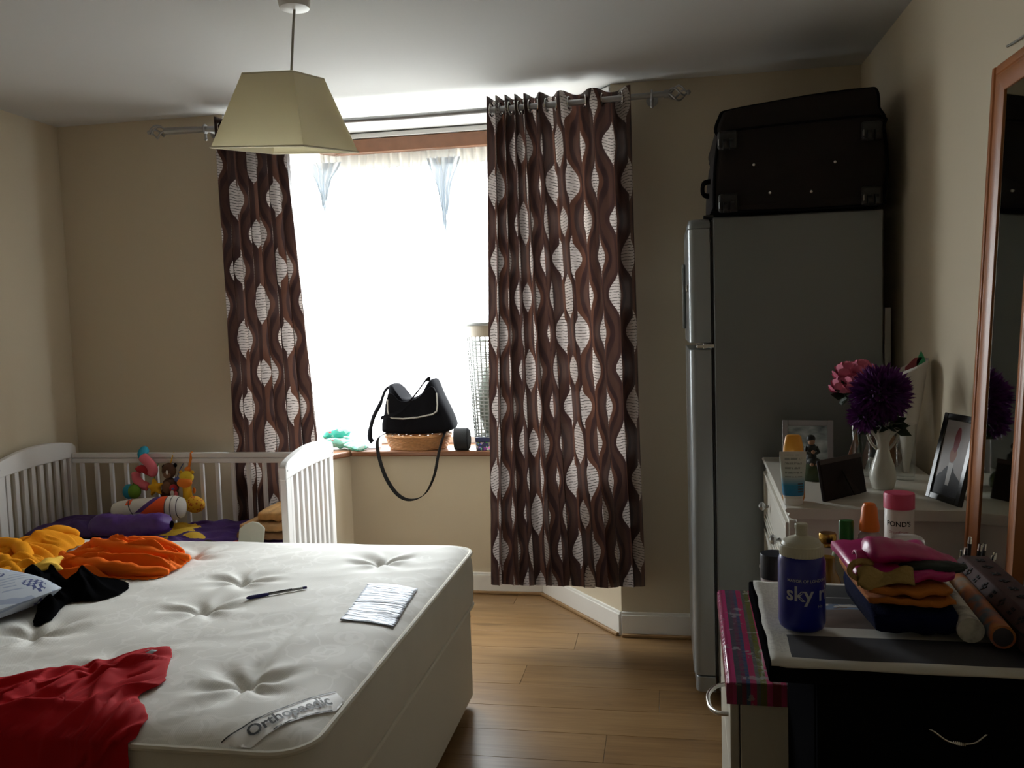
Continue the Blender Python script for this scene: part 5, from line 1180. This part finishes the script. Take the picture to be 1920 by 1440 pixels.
# newspaper spread over the top
ZN = KZ+.0005
def newsfn(g):
    x, y, z = g.coord('UV')                                   # 0..1 across, 0..1 from near to far
    n = g.noise(18, 4); c = g.mix(n, (.46, .45, .41), (.56, .55, .50))
    def rect(a, b, c_, d): return x.gt(a)*x.lt(b)*y.gt(c_)*y.lt(d)
    txt = ((y*420.).sin().gt(.2))*g.noise(160, 1, stretch=(1, .15, 1)).gt(.45)
    c = g.mix(txt*rect(.0, .07, .1, .98)*.3, c, (.1, .1, .1))
    c = g.mix(rect(.075, .60, .40, .66), c, g.mix(g.noise(9, 4), (.030, .022, .018), (.19, .13, .10)))
    c = g.mix(rect(.075, .60, .62, .70)*g.noise(20, 3).gt(.48), c, (.12, .18, .28))
    c = g.mix(rect(.075, .60, .70, .97), c, g.mix(g.noise(6, 3), (.022, .024, .028), (.05, .055, .06)))
    c = g.mix(rect(.075, .60, .785, .793), c, (.4, .4, .38))
    c = g.mix(rect(.05, .58, .06, .30), c, (.026, .026, .034))
    c = g.mix(rect(.63, .98, .10, .95), c, g.mix(g.noise(12, 4), (.20, .19, .16), (.42, .40, .36)))
    c = g.mix(rect(.63, .98, .045, .065), c, (.35, .05, .03))
    g.base(c)
def newspos(u, v):
    x = .150+.64*u+.014*v+.004*nz(v*6, 2.); y = 1.280+.405*v-.012*(u-.5)+.006*nz(u*5, 4)*(1 if v < .02 else 0)
    z = ZN+.0012+.0035*max(0, nz(u*6, v*5, 3))
    if v < .035: z = KZ+.0005-(.035-v)*.14*(1+.8*nz(u*4, 9)) ; y = 1.2815-.015*(u-.5)
    if u < .02: z += .002
    return (x, y, z)
kb.rotation_euler = (0, 0, radians(-1.3)); kb.location.x += .006
npo = MB().grid(newspos, 60, 44, lambda u, v: (u, v)).build('newspaper', pm('printed_newsprint', rough=.85, fn=newsfn), smooth=180, solid=.0006)
tag(npo, 'open colour newspaper spread over the black cabinet top', 'newspaper')
ZP = ZN+.006
# sports bottle
bx, by = .216, 1.436
sb_ = thing('sports_bottle', 'royal blue sports bottle with a cream push lid on the newspaper', 'bottle', (bx, by, ZP))
BLU = pm('royal_blue_plastic', (.004, .010, .24), .32, coat=.15); CRM = pm('cream_plastic', (.50, .48, .38), .45)
R_ = .0370
MB().lathe([(.003, 0), (.030, 0), (.035, .004), (R_, .012), (R_, .060), (R_+.0003, .075), (R_, .112), (.0345, .120), (.032, .125), (.003, .126)], 40, (bx, by, ZP)).build('body', BLU, sb_, smooth=50)
lid = MB(); rr = []; nn = 80
for r, z, k in ((.003, .1205, 0), (.0335, .1205, 0), (.0345, .1215, .012), (.0345, .1365, .012), (.0338, .1380, 0), (.0315, .1385, 0), (.0290, .1435, 0), (.0200, .1485, 0), (.0125, .1505, 0), (.0095, .1530, 0), (.0095, .163, 0), (.0105, .164, 0), (.0105, .170, 0), (.009, .172, 0), (.003, .172, 0)):
    rr.append([(bx+r*(1+k*(1 if j % 2 else -1))*cos(2*pi*j/nn), by+r*(1+k*(1 if j % 2 else -1))*sin(2*pi*j/nn), ZP+z) for j in range(nn)])
lid.rings(rr).build('lid', CRM, sb_, smooth=28)
LET = pm('white_bottle_print', (.42, .44, .50), .4)
wrap('sky ride', .034, R_+.0004, (bx, by), ZP+.064, radians(-55), LET, sb_, 'logo_lettering', 0, .0006)
wrap("MAYOR OF LONDON'S", .0068, R_+.0004, (bx, by), ZP+.086, radians(-80), LET, sb_, 'small_lettering', 0, .0001)
wrap('Ho', .008, R_+.0004, (bx, by), ZP+.044, radians(-50), LET, sb_, 'lower_lettering')
# folded pile
NAV = pm('navy_towel', (.006, .008, .030), .95, bump=(300, .5, .003)); NAVB = NAV; ORTW = pm('orange_towel', (.42, .13, .012), .9, bump=(300, .5, .003)); PKF = pm('magenta_satin', (.40, .012, .14), .35, bump=(40, .3, .004)); GLD = pm('gold_brocade', (.32, .22, .07), .4, .5, bump=(160, .8, .003))
def towel(name, mat, label, x0, x1, y0, y1, z0, h, seed, layers):
    t = thing(name, label, 'towel', ((x0+x1)/2, (y0+y1)/2, z0))
    for k in range(layers):
        hh = h/layers; folded(x0+.002*k, x1-.002*k, y0+.002*k, y1, z0+k*hh, hh*.98, seed+k*2.7).build('fold', mat, t, smooth=180)
    return t
ZW = ZP
towel('navy_towel', pm('royal_navy_towel', (.004, .006, .032), .95, spec=.05, bump=(300, .5, .003)), 'navy blue towel at the bottom of the folded pile', .322, .450, 1.395, 1.655, ZW, .043, 1., 1)
towel('orange_towel', ORTW, 'orange towel folded in the middle of the pile', .316, .446, 1.410, 1.66, ZW+.044, .031, 4., 2)
zf = ZW+.077
gb = thing('gold_trimmed_sari', 'magenta fabric with a gold brocade border folded on the orange towel', 'cloth', (.38, 1.54, zf))
folded(.300, .450, 1.43, 1.65, zf, .020, 7.).build('magenta_fold', PKF, gb, smooth=180)
def brc(u, v):
    a = -pi*.75+1.5*pi*u if False else 2*pi*u*.8+1.9; return (.322+.03*cos(a)*1.0+.045*u, 1.455-.004+.05*v, zf+.016+.017*sin(a))
MB().grid(lambda u, v: (.300+.085*u-.03*sin(pi*u)*(1-v), 1.424+.012*v-.006, zf-.002+.026*v+.006*sin(u*9)), 20, 6).build('gold_border', GLD, gb, smooth=180, solid=.002)
MB().tube(curve3([(.345, 1.43, zf+.005), (.312, 1.425, zf+.004), (.290, 1.43, zf+.016), (.300, 1.44, zf+.030), (.330, 1.45, zf+.028)], 20), .0055, 8, flat=.3).build('gold_loop', GLD, gb, smooth=180)
pch = thing('pink_pouch', 'shiny magenta fabric pouch on top of the folded pile', 'pouch', (.40, 1.53, zf+.024))
def pouch(u, v):
    a = 2*pi*v; L_ = u; w_ = .030*(1-.55*u)+.004; h_ = .020*(1-.6*u)+.002; e = min(1, u*14)**.5*min(1, (1-u)*10)**.5
    return (.318+.165*u, 1.475+.045*u+w_*e*cos(a)*1.3, zf+.042-.036*u*u+h_*e*sin(a)+.003*nz(u*8, cos(a), sin(a)))
MB().grid(pouch, 36, 24).build('pouch', PKF, pch, smooth=180)
MB().grid(lambda u, v: (.306+.05*u, 1.455+.04*v, zf+.030+.010*sin(pi*v)+.004*u), 8, 8).build('flap', PKF, pch, smooth=180, solid=.003)
lump('dark_green_scarf', 'dark green scarf tucked beneath the magenta pouch', 'scarf', (.425, 1.465, zf+.018), .010, pm('dark_green_cloth', (.012, .022, .018), .8), 5., (5.0, 2.2, .9))
# paper rolls
def roll(label, p0_, p1_, r, mat, endm):
    t = thing('paper_roll', label, 'paper roll', tuple((Vector(p0_)+Vector(p1_))/2-Vector((0, 0, r))))
    m = MB().tube([p0_, p1_], r, 20); m.build('roll', mat, t, smooth=50)
    d = (Vector(p0_)-Vector(p1_)).normalized(); MB().tube([Vector(p0_)+d*.0002, Vector(p0_)+d*.0012], [r*.8, r*.3], 20).build('rolled_end', endm, t); return t
def rollfn(cols, sc):
    def f(g):
        g.coord('Object'); g.base(g.ramp(g.noise(sc, 3), cols, 'LINEAR'))
    return f
R1 = pm('crumpled_white_roll', rough=.6, fn=rollfn([(.35, (.16, .15, .13)), (.5, (.42, .41, .36)), (.7, (.55, .53, .48))], 30)); R2 = pm('orange_blue_roll', rough=.4, fn=rollfn([(.38, (.05, .10, .14)), (.48, (.38, .10, .03)), (.58, (.45, .18, .04)), (.7, (.30, .28, .25))], 18)); R3 = pm('dark_roll_end', (.03, .026, .035), .5)
roll('crumpled white paper roll lying beside the folded pile', (.457, 1.385, ZP+.0195), (.483, 1.68, ZP+.0195), .0195, R1, R1)
roll('orange and blue printed paper roll next to the incense box', (.495, 1.365, ZP+.018), (.522, 1.675, ZP+.018), .018, R2, R3)
# incense box
ib = thing('incense_box', 'long purple brown wooden incense box with pierced lid on the newspaper', 'incense box', (.585, 1.50, ZP))
INC = pm('purple_brown_wood', (.055, .026, .024), .6, spec=.12, var=.2, vs=30); HOLE = pm('pierced_dark', (.006, .004, .004), .9)
ip = [(-.038, 0), (.038, 0), (.040, .030), (.022, .050), (-.022, .050), (-.040, .030)]
IA = Matrix.Translation((.553, 1.305, ZP)) @ Matrix.Rotation(radians(-2), 4, 'Z')
MB().prism(ip, 0, .40, 'y').xf(IA).build('body', INC, ib, bevel=.002)
MB().box(-.0405, .0405, -.001, .401, .0285, .0305).xf(IA).build('lid_seam', HOLE, ib)
for k in range(9):
    for row_, (cx, cz, tl) in enumerate(((-.0, .0506, 0.), (-.031, .0405, radians(-48)))):
        m = MB()
        for dx, dy in ((-.004, -.004), (.004, -.004), (-.004, .004), (.004, .004)): m.box(dx-.0026, dx+.0026, dy-.0026, dy+.0026, -.0006, .0008)
        m.xf(IA @ Matrix.Translation((cx, .03+k*.042, cz)) @ Matrix.Rotation(tl, 4, 'Y') @ Matrix.Rotation(radians(45*(k % 2)), 4, 'Z')).build('pierced_motif', HOLE, ib, smooth=0)
# painted bag at the frame's edge
def giftfn(g):
    g.coord('Object'); v = g.voronoi(24, out='Color'); g.base(g.mix(g.voronoi(24).lt(.42), (.05, .03, .08), g.mix(.55, v, (.32, .12, .12))))
gft = thing('gift_bag', 'glossy purple gift bag with painted circles at the right edge', 'bag', (.685, 1.60, ZP))
MB().rings([[(.685+a*sx_, 1.60+b*sy_, ZP+z) for sx_, sy_ in ((-1, -1), (1, -1), (1, 1), (-1, 1))] for z, a, b in ((0, .055, .035), (.06, .050, .028), (.12, .044, .016), (.165, .042, .004))]).build('bag', pm('painted_film', rough=.12, fn=giftfn, coat=.6), gft, bevel=.004)
MB().tube(curve3([(.66, 1.60, ZP+.163), (.665, 1.59, ZP+.20), (.705, 1.59, ZP+.20), (.71, 1.60, ZP+.163)], 14), .002, 6).build('handle', PKF, gft)
# ---------------------------------------------------------------- groups of like things
GROUPS = {'curtain': 'ogee print curtains at the bay window', 'wipes_pack': 'mint packs on the window sill', 'folded_blanket': 'folded blankets in the cot', 'cream_jar': 'cream jars on the striped chest',
          'paper_roll': 'paper rolls on the black cabinet', 'photo_album': 'photo albums on the dresser', 'framed_photo': 'framed photos on the dresser',
          'spiral_toy': 'toys on the cot rail', 'ball_toy': 'toys on the cot rail', 'star_toy': 'toys on the cot rail', 'monkey_toy': 'toys on the cot rail', 'bird_toy': 'toys on the cot rail', 'blue_rattle': 'toys on the cot rail', 'giraffe_toy': 'toys on the cot rail'}
for o in bpy.data.objects:
    k = o.name.split('.')[0]
    if o.parent is None and o.get('category') and k in GROUPS: o['group'] = GROUPS[k]
